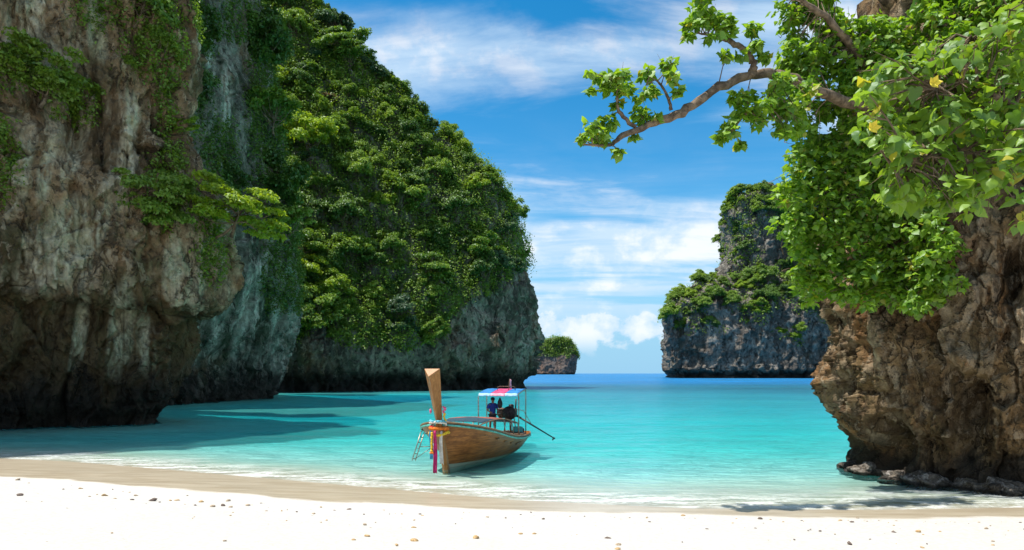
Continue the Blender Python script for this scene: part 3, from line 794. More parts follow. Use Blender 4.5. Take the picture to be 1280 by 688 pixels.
def leaf_cover(name, S, mask_fn, n, size, lift, mat, label, cat, g, down=0.0):
    """ground cover clinging to a rock: one mass of small leaves"""
    P, Nn = S['P'], S['N']; u, v = proj(P); m = np.where(mask_fn(P, u, v, Nn))[0]
    j = g.choice(m, n); nn = Nn[j]
    C = P[j] + g.normal(size=(n, 3)) * size * .6 + nn * (g.uniform(0, 1, n) ** 1.5 * lift)[:, None]
    clump = pn(C / (size * 4.5))
    C = C + nn * (np.clip(clump, -.2, 1) * lift)[:, None]; C[:, 2] -= g.uniform(0, 1, n) * down
    Vv, F = leaf_quads(C, nn * .5 + np.array([0, 0, .8]) + g.normal(size=(n, 3)) * .5, size * g.uniform(.6, 1.4, n), g)
    t = np.clip(.42 + clump * .5 + g.normal(size=n) * .16, 0, 1)
    o = link(name, mesh_np(name, Vv, F, mat, False, {'tint': np.repeat(t, 4)})); tag(o, label, cat, None, 'stuff'); return o


# --- headland forest
def hill_mask(P, u, v, Nn):
    tree_v = np.interp(u, [330, 400, 470, 540, 570, 600, 640, 665, 690], [428, 420, 425, 430, 388, 366, 346, 334, 316])
    return (v < tree_v + 14 * pn(P / 6.0) * 2) & (P[:, 2] > 6) & (u > 300) & (u < 700) & (v > -60)


spots = spread(hill, hill_mask, 300, 4.3, np.random.default_rng(21))
HL = {'dark': 'dark green round-crowned tree on the forested headland', 'mid': 'fresh green round-crowned tree on the forested headland',
      'mid2': 'fresh green round-crowned tree on the forested headland', 'yellow': 'yellow-green leafy tree on the forested headland',
      'blue': 'grey-green broad-leaved tree on the forested headland', 'tier': 'wide layered green tree on the forested headland',
      'hang': 'drooping dark green vine-hung tree on the forested headland', 'feather': 'open-crowned pale-trunked tree on the forested headland',
      'rust': 'orange-brown tree among the green on the forested headland'}
g = np.random.default_rng(5); kn = list(HL)
hu, hv = proj(hill['P'][spots])
foot_v = np.interp(hu, [330, 400, 470, 540, 570, 600, 640, 665, 690], [428, 420, 425, 430, 388, 366, 346, 334, 316])
ridge = hv < np.interp(hu, [410, 430, 470, 500, 540, 590, 620, 640, 655, 675], [0, 40, 75, 105, 140, 185, 215, 260, 310, 380]) + 34
rust_i = int(np.argmin((hu - 415) ** 2 + (hv - 140) ** 2))
for i, j in enumerate(spots):
    k = 'rust' if i == rust_i else kn[g.choice(8, p=[.17, .19, .16, .17, .09, .02, .12, .08])]
    p, nn = hill['P'][j], hill['N'][j]; s = g.choice([.6, .8, 1.0, 1.25, 1.5], p=[.2, .3, .25, .17, .08]) * g.uniform(.9, 1.1) * (1.35 if k == 'tier' else 1) * (.85 if hu[i] > 600 else 1)
    hw = ('standing on the skyline ridge' if ridge[i] else 'just above the bare rock foot' if hv[i] > foot_v[i] - 45 else 'beside the shaded grey wall' if hu[i] < 400 else 'on the upper slope' if hv[i] < 180 else 'halfway up the slope')
    sz = 'large ' if s > 1.2 else 'small ' if s < .75 else ''
    put_tree(k, p - nn * .8, s, sz + HL[k].replace('on the', hw + ' of the', 1) if k != 'rust' else HL[k], 'trees covering the forested headland',
             lean=(-nn[1] * .5 * g.uniform(.3, 1), nn[0] * .5 * g.uniform(.3, 1)), g=g, zs=g.uniform(.85, 1.2))
leaf_cover('undergrowth', hill, hill_mask, 170000, .46, 2.6, M['leaf_mid'], 'dense green undergrowth filling the gaps between headland trees', 'undergrowth', np.random.default_rng(6))

# --- island scrub
def isle_mask(P, u, v, Nn):
    n = pn(P / 26.0 + 7) + .5 * pn(P / 11.0)
    top = (P[:, 2] > 146) | ((P[:, 2] > 62) & (P[:, 2] < 92))
    lim = np.interp(P[:, 2], [0, 22, 35, 60, 95, 110, 140, 150], [9, .55, .12, -.2, -.1, -.05, -.25, -1])
    return ((n > lim) | (top & (n > -.35))) & (u < 1030) & (P[:, 2] > 18)


spots = spread(isle, isle_mask, 230, 6.0, np.random.default_rng(31))
IL = {'mid': 'fresh green bush clinging to the grey island', 'dark': 'dark green bush clinging to the grey island', 'yellow': 'yellow-green bush clinging to the grey island'}
for j in spots:
    k = ['mid', 'dark', 'yellow'][g.choice(3, p=[.45, .3, .25])]; p, nn = isle['P'][j], isle['N'][j]
    iw = 'on the flat top of the' if p[2] > 149 else 'on the upper wall of the' if p[2] > 92 else 'on the lower shoulder of the' if p[2] > 60 else 'low on the'
    put_tree(k, p - nn * 1.5, g.choice([.9, 1.3, 1.8, 2.4]) * g.uniform(.9, 1.1), IL[k].replace('clinging to the', iw), 'scrub bushes on the island', 'island_bush', 'bush', lean=(-nn[1] * .4, nn[0] * .4), g=g, zs=g.uniform(.8, 1.1))
leaf_cover('scrub', isle, isle_mask, 12000, 1.7, 2.5, M['leaf_mid'], 'low green scrub growing over the grey island', 'scrub', np.random.default_rng(32))
leaf_cover('scrub', far_isle, lambda P, u, v, Nn: (P[:, 2] > 66 + 34 * pn(P / 30)), 9000, 5.0, 5, M['leaf_mid'], 'green scrub capping the small far island', 'scrub', np.random.default_rng(33))


# --- left cliffs: creepers and single plants
def blobs(lst, jit=.5):
    def fn(P, u, v, Nn):
        w = np.zeros(len(P)); n = pn(P / 1.6) + .6 * pn(P / .6)
        for (a, b, ra, rb) in lst:
            w = np.maximum(w, 1.25 - ((u - a) / ra) ** 2 - ((v - b) / rb) ** 2)
        return (w + jit * n * 1.6 > .35) & (w > 0)
    return fn


gA = np.random.default_rng(41)
leaf_cover('creeper', cliff_a, blobs([(185, 45, 34, 55), (212, 110, 16, 80), (20, 90, 40, 26), (95, 128, 40, 24), (5, 200, 18, 60), (120, 10, 35, 25), (210, 230, 25, 60), (262, 300, 18, 60), (215, 20, 30, 60)]), 17000, .26, .7, M['leaf_mid'],
           'green creepers hanging down the brown cliff', 'creepers', gA, .5)
leaf_cover('creeper', cliff_b, blobs([(235, 70, 24, 110), (330, 110, 26, 150), (350, 250, 24, 110), (300, 20, 40, 30), (270, 200, 26, 60), (345, 330, 22, 60), (370, 330, 10, 60)]), 34000, .42, 1.1, M['leaf_dark'],
           'dark green creepers draped over the grey wall', 'creepers', gA, .8)
for (S, u, v, k, s, lab, lean, dz) in (
        (cliff_a, 192, 262, 'green_tier', 1.15, 'spreading green shrub on the face of the brown cliff', (.35, .2), 0),
        (cliff_a, 200, 285, 'bush', .55, 'small green shrub under the spreading one on the brown cliff', (.4, .2), 0),
        (cliff_a, 250, 165, 'bright', .42, 'small bright sprig above the bright tree on the cliff edge', (.2, .3), 0),
        (cliff_a, 62, 128, 'green_tier', 1.25, 'long feathery green shrub high on the brown cliff', (.4, .1), 0),
        (cliff_a, 20, 95, 'bush', .8, 'leafy shrub beside the feathery shrub on the brown cliff', (.4, .1), 0),
        (cliff_a, 178, 30, 'bush', 1.1, 'hanging leafy bush above the pale streaks of the brown cliff', (.4, .3), 0),
        (cliff_a, 200, 75, 'bush', .85, 'drooping light green bush under the hanging bush', (.4, .3), 0),
        (cliff_a, 160, 95, 'bush', .45, 'little green tuft beside the drooping bush on the brown cliff', (.4, .3), 0),
        (cliff_b, 238, 40, 'bush_dark', 1.9, 'dark shrub in the cleft between the two cliffs', (.3, .4), 0),
        (cliff_b, 245, 110, 'bush_dark', 1.5, 'dark shrub lower in the cleft between the two cliffs', (.3, .4), 0),
        (cliff_b, 335, 60, 'bush_dark', 2.4, 'dark shrub on the top edge of the grey wall', (.2, .4), 0),
        (cliff_b, 345, 160, 'bush', 2.0, 'green shrub on the outer edge of the grey wall', (.2, .4), 0),
        (cliff_b, 352, 235, 'bush_dark', 2.2, 'dark shrub hanging from the outer edge of the grey wall', (.2, .4), 0),
        (cliff_b, 358, 300, 'bush', 1.8, 'green shrub above the pale streaks of the grey wall', (.2, .4), 0),
        (cliff_b, 290, 230, 'bush_dark', 1.3, 'dark tuft in the middle of the grey wall', (.2, .4), 0),
        (hill, 385, 205, 'yellow', 2.1, 'tall light yellow-green tree rising beside the grey wall', (.1, .1), 0),
        (hill, 372, 345, 'bright', 2.3, 'light green tree low beside the grey wall', (.1, .1), 0),
        (hill, 395, 385, 'yellow', 1.3, 'light green bush above the headland rock foot', (.1, .1), 0),
        (hill, 545, 425, 'tier', .95, 'lone green bush jutting over the bare headland rock', (.5, .2), 0),
        (hill, 600, 330, 'tier', 1.5, 'flat layered tree at the edge of the bare headland rock', (.3, .2), 0)):
    p, nn = pick(S, u, v)
    put_tree(k, p - nn * .3, s, lab, None, 'shrub' if 'bush' in k or 'tier' in k else 'tree', 'shrub' if 'bush' in k or 'green' in k else 'tree', lean, g=gA)

bp_, _ = pick(cliff_a, 262, 275); bt = put_tree('bright', bp_ + np.array([2.4, -.6, -.4]), 1.35, 'bright yellow-green tree reaching out from the brown cliff edge', None, 'tree', 'tree', (.12, .22), 0.6, gA, .9)
bpy.context.view_layer.update(); iv_ = bt.matrix_world.inverted()
MB().tube([iv_ @ Vector(bp_ + q) for q in (np.array([-1.2, .5, -1.6]), np.array([.6, -.1, -1.5]), np.array([1.6, -.4, -1.1]), np.array([2.4, -.6, -.5]))], [.11, .10, .085, .06], 7).build('leaning_trunk', M['bark'], bt, True)

# --- leaf shape of the two beach trees: lobed heart, folded along its midrib
outl = [(0, 0), (.12, -.10), (.28, -.13), (.43, -.03), (.50, .14), (.47, .32), (.38, .48), (.24, .66), (.11, .84), (0, 1.02)]
outl = outl + [(-x, y) for x, y in outl[-2:0:-1]]


def leaf_shape(fold, curl, twist=0.0):
    """fold, curl and twist may be arrays, one value for each leaf"""
    xy = np.array([(0.0, .34)] + outl); x, y = xy[:, 0], xy[:, 1]; n = len(outl)
    fold, curl, twist = (np.atleast_1d(np.asarray(q, float))[:, None] for q in (fold, curl, twist))
    z = -np.abs(x) * fold - curl * (y - .3) ** 2 + twist * x * y + .05 * np.sin(y * 9) * np.abs(x) * 2
    P = np.stack([np.broadcast_to(x, z.shape), np.broadcast_to(y, z.shape), z], -1)
    return P, np.array([(0, 1 + k, 1 + (k + 1) % n) for k in range(n)])


def leaf_frames(n, g, out_dir, droop):
    """tip hangs out and down, upper face turned up and outwards"""
    tip = unit(out_dir + np.array([0, 0, -droop]) + g.normal(size=(n, 3)) * .55)
    nrm = np.array([0, 0, 1.0]) + out_dir * .5 + g.normal(size=(n, 3)) * .42
    x = unit(np.cross(tip, nrm)); z = np.cross(x, tip)
    return np.stack([x, tip, z], -1)


def leaves_joined(C, Rm, S, g, mat, tint):
    n = len(C); shp, F = leaf_shape(g.uniform(-.1, .8, n), g.uniform(-.2, .8, n), g.normal(size=n) * .4); shp = shp * np.stack([g.uniform(.75, 1.1, n), np.ones(n), np.ones(n)], -1)[:, None, :]
    V = np.einsum('nij,nkj->nki', Rm, shp) * S[:, None, None] + C[:, None, :]
    FF = (F[None] + (np.arange(n) * shp.shape[1])[:, None, None]).reshape(-1, 3)
    return mesh_np('foliage', V.reshape(-1, 3), FF, mat, True, {'tint': np.repeat(tint, shp.shape[1])})


def leaf_variants(mat, tints):
    out = []
    for i, t in enumerate(tints * 2):
        shp, F = leaf_shape(.05 + .22 * (i % 4), .6 - .3 * (i % 3), .35 * (i % 3 - 1)); shp = shp[0]; out.append(mesh_np('leaf', shp, F, mat, True, {'tint': np.full(len(shp), t)}))
    return out


def dress(tree, clusters, limbs, mat, size, g, nparts, twig_mat, droop=.7):
    """clusters: (point, radius, leaf count); limbs: list of polylines for twigs to spring from"""
    LP = np.concatenate([np.array(l) for l in limbs]); tw = MB(); C = []; O = []
    for (p, r, n) in clusters:
        p = np.array(p); j = np.argmin(((LP - p) ** 2).sum(1) * g.uniform(.8, 1.2, len(LP))); s = LP[j]
        m = (s + p) / 2 + np.array([0, 0, .12 * np.linalg.norm(p - s)]) + g.normal(size=3) * .06
        if np.linalg.norm(p - s) > 1.5: m = p + np.array([0, .5, -.1]) + g.normal(size=3) * .2
        else: tw.tube([s, m, p], [.02, .013, .005], 5, False)
        for _ in range(2):
            q = p + g.normal(size=3) * r * .6; tw.tube([m, (m + q) / 2 + g.normal(size=3) * .03, q], [.011, .007, .003], 4, False)
        d = unit(g.normal(size=(n, 3))); q = d * (r * g.uniform(.25, 1.0, n) ** .5)[:, None]; q[:, 2] *= .75
        C.append(p + q); O.append(d * np.array([1, 1, .3]))
    tw.build('twigs', twig_mat, tree, True)['kind'] = 'stuff'
    C = np.concatenate(C); O = np.concatenate(O); n = len(C)
    Rm = leaf_frames(n, g, O, droop); S = size * g.uniform(.6, 1.25, n); tint = np.clip(g.normal(.5, .22, n), 0, 1)
    order = np.argsort(-S / np.linalg.norm(C - np.array([0, 0, CAMZ]), axis=1))
    u, v = proj(C); vis = [k for k in order if -10 < u[k] < 1290 and -10 < v[k] < 690]
    sel = np.array(vis[:nparts]); rest = np.setdiff1d(np.arange(n), sel)
    vs = leaf_variants(mat, [.1, .3, .45, .6, .75, .97])
    ti = np.array([.1, .3, .45, .6, .75, .97])
    for k in sel:
        o = link('leaf', vs[int(np.argmin(np.abs(ti - tint[k]))) + 6 * int(k % 2)], tree)
        o.matrix_local = Matrix.LocRotScale(Vector(C[k]), Matrix(Rm[k].tolist()).to_quaternion(), Vector((S[k],) * 3))
    o = link('foliage', leaves_joined(C[rest], Rm[rest], S[rest], g, mat, tint[rest]), tree); o['kind'] = 'stuff'


def in_poly(u, v, poly):
    c = False; n = len(poly)
    for i in range(n):
        (x1, y1), (x2, y2) = poly[i], poly[(i + 1) % n]
        if (y1 > v) != (y2 > v) and u < (x2 - x1) * (v - y1) / (y2 - y1) + x1: c = not c
    return c


def limb(pts, radii, mb, g, n=9, sub=5):
    A = cr(np.array(pts), [sub] * (len(pts) - 1)); R_ = np.interp(np.linspace(0, 1, len(A)), np.linspace(0, 1, len(radii)), radii)
    A[1:-1] += g.normal(size=(len(A) - 2, 3)) * R_[1:-1, None] * .22
    mb.tube(A, R_ * g.uniform(.9, 1.12, len(A)), n); return A


# --- tree growing out of the right-hand rock, its long limb over the water
gB = np.random.default_rng(51)
root, _ = pick(rock_r, 1120, 150)
tA = empty('overhanging_tree', (0, 0, 0)); tag(tA, 'leafy tree rooted on the tan rock, long bare limb reaching over the water', 'tree')
lims = []; mb = MB()
lims.append(limb([root + np.array([.6, .8, -.1]), root, W(1040, 122, 21.2), W(985, 97, 20.2), W(960, 92, 20), W(925, 97, 19.7), W(880, 122, 19.3), W(845, 145, 19), W(810, 157, 18.8), W(778, 171, 18.6), W(762, 181, 18.5), W(729, 181, 18.3)],
                 [.22, .18, .155, .14, .135, .125, .12, .115, .10, .075, .05, .02], mb, gB))
mb.build('limb', M['bark_pale'], tA, True)
for pts, rr in (([W(938, 95, 19.8), W(941, 80, 19.7), W(932, 64, 19.6), W(914, 52, 19.5), W(895, 45, 19.4), W(874, 42, 19.3)], [.12, .10, .09, .075, .05, .02]),
                ([W(795, 158, 18.7), W(776, 143, 18.6), W(771, 125, 18.5), W(773, 106, 18.4)], [.06, .05, .035, .012]),
                ([W(839, 138, 19), W(834, 120, 18.9), W(824, 104, 18.8), W(812, 96, 18.8)], [.05, .04, .03, .01]),
                ([root, W(1070, 170, 23.2), W(1045, 215, 23.0), W(1030, 270, 22.8)], [.12, .09, .06, .02]),
                ([root, W(1080, 80, 22.5), W(1040, 30, 21.5), W(1000, 0, 21), W(960, -20, 20.5)], [.16, .13, .10, .07, .03]),
                ([root, W(1120, 230, 23.3), W(1110, 300, 23.2), W(1120, 340, 23.0)], [.12, .09, .06, .02]),
                ([W(985, 97, 20.2), W(960, 125, 19.6), W(935, 140, 19.3), W(915, 165, 19.2)], [.07, .05, .03, .01]),
                ([root, W(1170, 90, 22.0), W(1210, 40, 21.2)], [.14, .1, .04])):
    mb = MB(); lims.append(limb(pts, rr, mb, gB, 7)); mb.build('limb', M['bark_pale'], tA, True)
cl = []
for (u, v, ru, rv, n) in ((735, 160, 14, 8, 26), (750, 168, 18, 8, 30), (728, 172, 8, 7, 14), (760, 152, 14, 8, 22), (768, 97, 18, 9, 34), (750, 96, 12, 6, 16), (785, 108, 16, 9, 26), (738, 92, 7, 4, 7), (738, 114, 7, 4, 7), (760, 108, 12, 6, 14),
                          (808, 92, 13, 9, 20), (836, 80, 13, 8, 24), (840, 95, 11, 6, 14), (848, 115, 7, 5, 12), (815, 112, 12, 7, 18), (800, 120, 9, 6, 10), (800, 142, 16, 7, 24), (818, 146, 10, 5, 10), (771, 190, 8, 8, 16), (792, 170, 5, 4, 7), (772, 130, 7, 8, 10),
                          (880, 15, 22, 14, 46), (865, 28, 13, 12, 26), (900, 28, 20, 12, 40), (918, 38, 16, 10, 26), (860, 45, 8, 7, 12), (941, 35, 12, 10, 24), (955, 70, 9, 8, 18), (908, 68, 8, 6, 14), (926, 70, 8, 5, 8), (945, 55, 9, 9, 14), (890, 45, 12, 6, 12), (880, -6, 14, 8, 20),
                          (925, 120, 14, 8, 22), (935, 138, 22, 14, 50), (915, 160, 16, 14, 40), (903, 172, 10, 10, 20), (925, 180, 8, 10, 16), (950, 125, 22, 14, 50), (965, 150, 24, 14, 56), (990, 160, 18, 12, 40), (1010, 110, 20, 12, 40), (975, 105, 18, 12, 40), (985, 135, 24, 14, 50)):
    d = float(np.interp(u, [725, 1010], [18.2, 19.8])); k = max(1, int(n / 13))
    for _ in range(k):
        a = gB.uniform(0, 6.28); q = math.sqrt(gB.uniform(0, 1)) if k > 1 else 0
        cl.append((W(u + math.cos(a) * ru * q * .8, v + math.sin(a) * rv * q * .8, d + gB.normal() * .25), min(ru, 15) / FPX * d * .8, int(round(n / k * 2.0))))
poly = [(968, -30), (985, 60), (968, 105), (1003, 165), (972, 240), (976, 285), (992, 300), (1000, 350), (1018, 385), (1060, 372), (1085, 385), (1120, 378), (1150, 395), (1195, 365), (1200, 310), (1165, 262), (1200, 200), (1285, 120), (1285, -30)]
k = 0
while k < 900:
    u, v = gB.uniform(965, 1285), gB.uniform(-30, 400)
    if not in_poly(u, v, poly): continue
    if 1050 < u < 1150 and v < 28: continue
    rp, _ = pick(rock_r, u, v); d = min(rp[1], 23.5) - gB.uniform(.25, 1.7)
    cl.append((W(u, v, d), gB.uniform(.26, .46), int(gB.integers(18, 32)))); k += 1
dress(tA, cl, lims, M['leaf_branch'], .20, gB, 300, M['bark_pale'])

# --- big-leaved tree standing on the sand just outside the picture, twigs reaching in
gC = np.random.default_rng(61)
tB = empty('heart_leaf_tree', (0, 0, 0)); tag(tB, 'beach tree with large heart-shaped yellow-green leaves and yellow flowers', 'tree')
gz = float(ground_z(np.array(10.6), np.array(10.5))); lims = []
b0 = np.array([10.6, 10.5, gz - .15])
for pts, rr in (([b0, np.array([10.4, 10.4, 2.6]), np.array([9.6, 10.2, 4.4]), W(1370, 205, 10)], [.17, .14, .11, .08]),
                ([W(1370, 205, 10), W(1283, 142, 9.6), W(1240, 118, 9.4), W(1210, 102, 9.3), W(1170, 112, 9.2)], [.08, .045, .03, .02, .008]),
                ([W(1370, 205, 10), W(1300, 190, 9.7), W(1230, 190, 9.5), W(1165, 195, 9.3), W(1120, 215, 9.2)], [.07, .04, .03, .018, .007]),
                ([W(1370, 205, 10), W(1330, 100, 10), W(1270, 50, 9.9), W(1215, 50, 9.8)], [.07, .045, .03, .01]),
                ([W(1370, 205, 10), W(1320, 250, 9.6), W(1290, 270, 9.4)], [.06, .03, .01])):
    mb = MB(); lims.append(limb(pts, rr, mb, gC, 8)); mb.build('trunk' if len(lims) == 1 else 'limb', M['bark_pale'], tB, True)
polyB = [(1085, 95), (1140, 62), (1200, 60), (1240, 20), (1290, -20), (1290, 200), (1230, 225), (1215, 262), (1170, 245), (1128, 255), (1095, 235), (1105, 170), (1080, 150)]
cl = []; k = 0
while k < 190:
    u, v = gC.uniform(1075, 1290), gC.uniform(-20, 260)
    if in_poly(u, v, polyB): cl.append((W(u, v, gC.uniform(8.9, 10.2)), gC.uniform(.20, .32), int(gC.integers(7, 12)))); k += 1
for (u, v, n) in ((1272, 245, 9), (1278, 275, 7), (1268, 225, 8), (1185, 252, 8), (1178, 240, 8)): cl.append((W(u, v, 9.2), .2, n))
for _ in range(26): cl.append((np.array([gC.uniform(8.4, 12), gC.uniform(9, 12), gC.uniform(5.2, 8.2)]), .4, 16))
dress(tB, cl, lims, M['leaf_big'], .165, gC, 300, M['bark_pale'], .9)
M['petal'] = simple_mat('petal_yellow', (.80, .62, .05), .6, 0, .15, 12)
for (u, v) in ((1167, 104), (1091, 160)):
    mb = MB(); c = W(u, v, 8.85)
    for k in range(5):
        a = k * 1.2566; t = np.array([math.cos(a), -.3, math.sin(a)]); s = np.array([-math.sin(a), 0, math.cos(a)])
        mb.poly([c, c + t * .05 + s * .035, c + t * .09 + np.array([0, -.03, 0]), c + t * .05 - s * .035], [(0, 1, 2, 3)])
    mb.build('flower', M['petal'], tB)

# ------------------------------------------------------------------ longtail boat
FWD = np.array([-.284, -.959]); FWD /= np.linalg.norm(FWD); LEN = 10.5
BOW = np.array([-2.6, 27.0]); MID = BOW - FWD * LEN / 2
BZ = -.10
boat = empty('longtail_boat', (MID[0], MID[1], BZ), math.atan2(FWD[1], FWD[0]))
tag(boat, 'wooden longtail boat with tall prow and striped canopy moored in the shallows', 'boat')


def bl(s, y, z):
    """metres aft of the stem, to port, above the water -> boat coordinates"""
    return np.array([LEN / 2 - s, y, z])


def to_local(p):
    p = np.asarray(p, float); q = p[:2] - MID; return np.array([q @ FWD, q @ np.array([-FWD[1], FWD[0]]), p[2]])


def bworld(s, y, z):
    q = bl(s, y, z); w = MID + FWD * q[0] + np.array([-FWD[1], FWD[0]]) * q[1]; return np.array([w[0], w[1], z + BZ])


def wood(name, c0, c1, rough=.45, grain=(1.2, 14, 14), paint=None):
    m, nt, out = new_mat(name)
    tc = N(nt, 'ShaderNodeTexCoord'); vec = mapping(nt, tc.outputs['Object'], grain)
    nz = noise_n(nt, vec, 1.6, 7, .65, .6); bigv = noise_n(nt, tc.outputs['Object'], 1.1, 5, .6, .5)
    c = mixc(nt, smooth(nt, nz, .3, .7), c0, c1); c = mixc(nt, smooth(nt, bigv, .4, .7, 0, .6), c, tuple(x * .5 for x in c0))
    if paint:
        sep = N(nt, 'ShaderNodeSeparateXYZ'); L(nt, tc.outputs['Object'], sep.inputs[0])
        lim = math_n(nt, 'MULTIPLY_ADD', sep.outputs[0], .035, .12)
        e = math_n(nt, 'SUBTRACT', math_n(nt, 'ADD', lim, math_n(nt, 'MULTIPLY', math_n(nt, 'SUBTRACT', bigv, .5), .06)), sep.outputs[2])
        c = mixc(nt, smooth(nt, e, -.012, .012), c, mixc(nt, bigv, (.55, .55, .44), (.25, .30, .22)))
        seam = N(nt, 'ShaderNodeTexWave', wave_type='BANDS', bands_direction='Z', ins={'Scale': 1.2, 'Distortion': .25, 'Detail': 1}); L(nt, tc.outputs['Object'], seam.inputs[0])
        c = mixc(nt, smooth(nt, seam.outputs['Fac'], .93, .99, 0, .3), c, tuple(x * .3 for x in c0))
        c = mixc(nt, smooth(nt, noise_n(nt, mapping(nt, tc.outputs['Object'], (.5, 1, 1.6)), 2.2, 6, .7, .8), .58, .78, 0, .3), c, (.32, .24, .16))
    b = N(nt, 'ShaderNodeBsdfPrincipled', ins={'Roughness': rough, 'Specular IOR Level': .4}); L(nt, c, b.inputs['Base Color'])
    bp = N(nt, 'ShaderNodeBump', ins={'Strength': .3, 'Distance': .02}); L(nt, nz, bp.inputs['Height']); L(nt, bp.outputs[0], b.inputs['Normal'])
    L(nt, b.outputs[0], out.inputs[0]); return m


M['hull'] = wood('hull_wood', (.17, .056, .012), (.41, .155, .038), .42, (0.3, 3, 11), True)
M['prow'] = wood('prow_wood', (.25, .105, .03), (.44, .205, .066), .4, (12, 12, 1.0))
M['deckwood'] = wood('deck_wood', (.16, .09, .045), (.28, .17, .09), .6, (1, 12, 12))
M['teal'] = simple_mat('teal_paint', (.12, .48, .42), .45, 0, .3, 6)
M['steel'] = simple_mat('weathered_steel', (.42, .40, .37), .4, .8, .35, 9, .5, 0, (1, 1, 1), (.22, .14, .08))
M['black_metal'] = simple_mat('black_metal', (.035, .034, .034), .45, .6, .4, 10)
M['rust'] = simple_mat('engine_brown', (.13, .085, .06), .6, .5, .5, 14)
M['cloth_blue'] = simple_mat('canvas_blue', (.02, .19, .50), .8, 0, .3, 5)
M['cloth_pale'] = simple_mat('canvas_pale_blue', (.40, .66, .86), .8, 0, .15, 5)
M['cloth_pink'] = simple_mat('canvas_pink', (.55, .055, .17), .8, 0, .3, 5)
M['cloth_palepink'] = simple_mat('canvas_pale_pink', (.82, .42, .52), .8, 0, .15, 5)
M['cloth_magenta'] = simple_mat('sash_magenta', (.56, .02, .16), .7, 0, .3, 6)
M['cloth_sky'] = simple_mat('sash_blue', (.06, .36, .62), .7, 0, .3, 6)
M['cloth_white'] = simple_mat('sash_white', (.72, .70, .66), .7, 0, .2, 6)
M['netting'] = simple_mat('awning_net', (.025, .07, .10), .9, 0, .5, 20)
M['awning_red'] = simple_mat('awning_red', (.30, .09, .06), .8, 0, .35, 4)
for nm, c in (('orange', (.80, .20, .02)), ('yellow', (.82, .55, .03)), ('pink', (.78, .16, .30)), ('white', (.80, .78, .74)), ('cyan', (.15, .52, .66)), ('red', (.62, .03, .04))):
    M['blossom_' + nm] = simple_mat('blossom_' + nm, c, .8, 0, .3, 30)

# hull
S_ = [0, .25, .6, 1.0, 1.5, 2.2, 3.2, 4.5, 6.0, 7.5, 9.0, 10.0, 10.5]
WG = [.12, .55, 1.05, 1.38, 1.58, 1.66, 1.66, 1.60, 1.48, 1.30, 1.02, .72, .50]
ZG = [2.0, 1.95, 1.85, 1.73, 1.60, 1.44, 1.24, 1.05, .92, .84, .76, .74, .76]
ZK = [-.10, -.12, -.14, -.16, -.17, -.18, -.2, -.22, -.24, -.24, -.2, -.1, .0]
PX = [1.25, 1.2, 1.1, 1.0, .88, .75, .62, .54, .5, .5, .55, .65, .75]
RK = [.36, .33, .28, .22, .15, .08, .02, 0, 0, -.02, -.06, -.16, -.25]
ns, nt_ = 72, 16
sd = np.linspace(0, 1, ns) ** 1.25 * LEN
ip = lambda A: np.interp(sd, S_, A)
wg, zg, zk, px, rk = ip(WG), ip(ZG), ip(ZK), ip(PX), ip(RK)


def sm(a, k=3):
    for _ in range(k): a[1:-1] = .25 * a[:-2] + .5 * a[1:-1] + .25 * a[2:]
    return a


wg, zg, zk, px, rk = map(sm, (wg, zg, zk, px, rk))
T = np.linspace(0, 1, nt_)
hullG = np.zeros((ns, nt_, 3))
for i in range(ns):
    z = zk[i] + (zg[i] - zk[i]) * T
    hullG[i, :, 0] = LEN / 2 - sd[i] + rk[i] * np.maximum(z, 0); hullG[i, :, 1] = wg[i] * (.06 + .94 * T ** px[i]); hullG[i, :, 2] = z
Gm = hullG.copy(); Gm[..., 1] *= -1
full = np.concatenate([Gm[:, ::-1], hullG], 1)
inner = full.copy(); inner[..., 1] *= .955; inner[..., 2] += .02
Vh = np.concatenate([full.reshape(-1, 3), inner.reshape(-1, 3)]); Fh = grid_faces(ns, 2 * nt_); n0 = ns * 2 * nt_
me = bpy.data.meshes.new('hull'); fl = [tuple(map(int, f)) for f in Fh] + [tuple(int(n0 + k) for k in f[::-1]) for f in Fh]
a_ = np.arange(n0).reshape(ns, 2 * nt_)
for i in range(ns - 1):
    fl.append((int(a_[i, -1]), int(a_[i + 1, -1]), int(n0 + a_[i + 1, -1]), int(n0 + a_[i, -1]))); fl.append((int(a_[i + 1, 0]), int(a_[i, 0]), int(n0 + a_[i, 0]), int(n0 + a_[i + 1, 0])))
fl.append(tuple(int(k) for k in a_[-1])); fl.append(tuple(int(n0 + k) for k in a_[-1][::-1]))
me.from_pydata([tuple(p) for p in Vh], [], fl); me.polygons.foreach_set('use_smooth', [True] * len(me.polygons)); me.materials.append(M['hull']); me.update()
hull = link('hull', me, boat)
for sgn in (-1, 1):
    pts = [(p[0], p[1] * sgn, p[2] + .02) for p in hullG[::2, -1]]
    MB().tube(pts, .045, 6).build('gunwale', M['deckwood'], boat, True)
    pts = [(p[0], (p[1] + .012) * sgn, p[2] - .075) for p in hullG[::2, -1]]
    MB().tube(pts, .042, 6).build('rub_rail', M['teal'], boat, True)
# a few faded marks painted on the port quarter
for k, s in enumerate((8.35, 8.5, 8.62, 8.8, 8.92, 9.05)):
    i = int(np.argmin(np.abs(sd - s))); p = hullG[i, 12]; q = hullG[i, 13 if k % 2 else 14]
    MB().tube([p + np.array([0, .012, 0]), q + np.array([.03 * (k % 3 - 1), .012, 0])], .012, 4).build('painted_mark', M['black_metal'], hull)
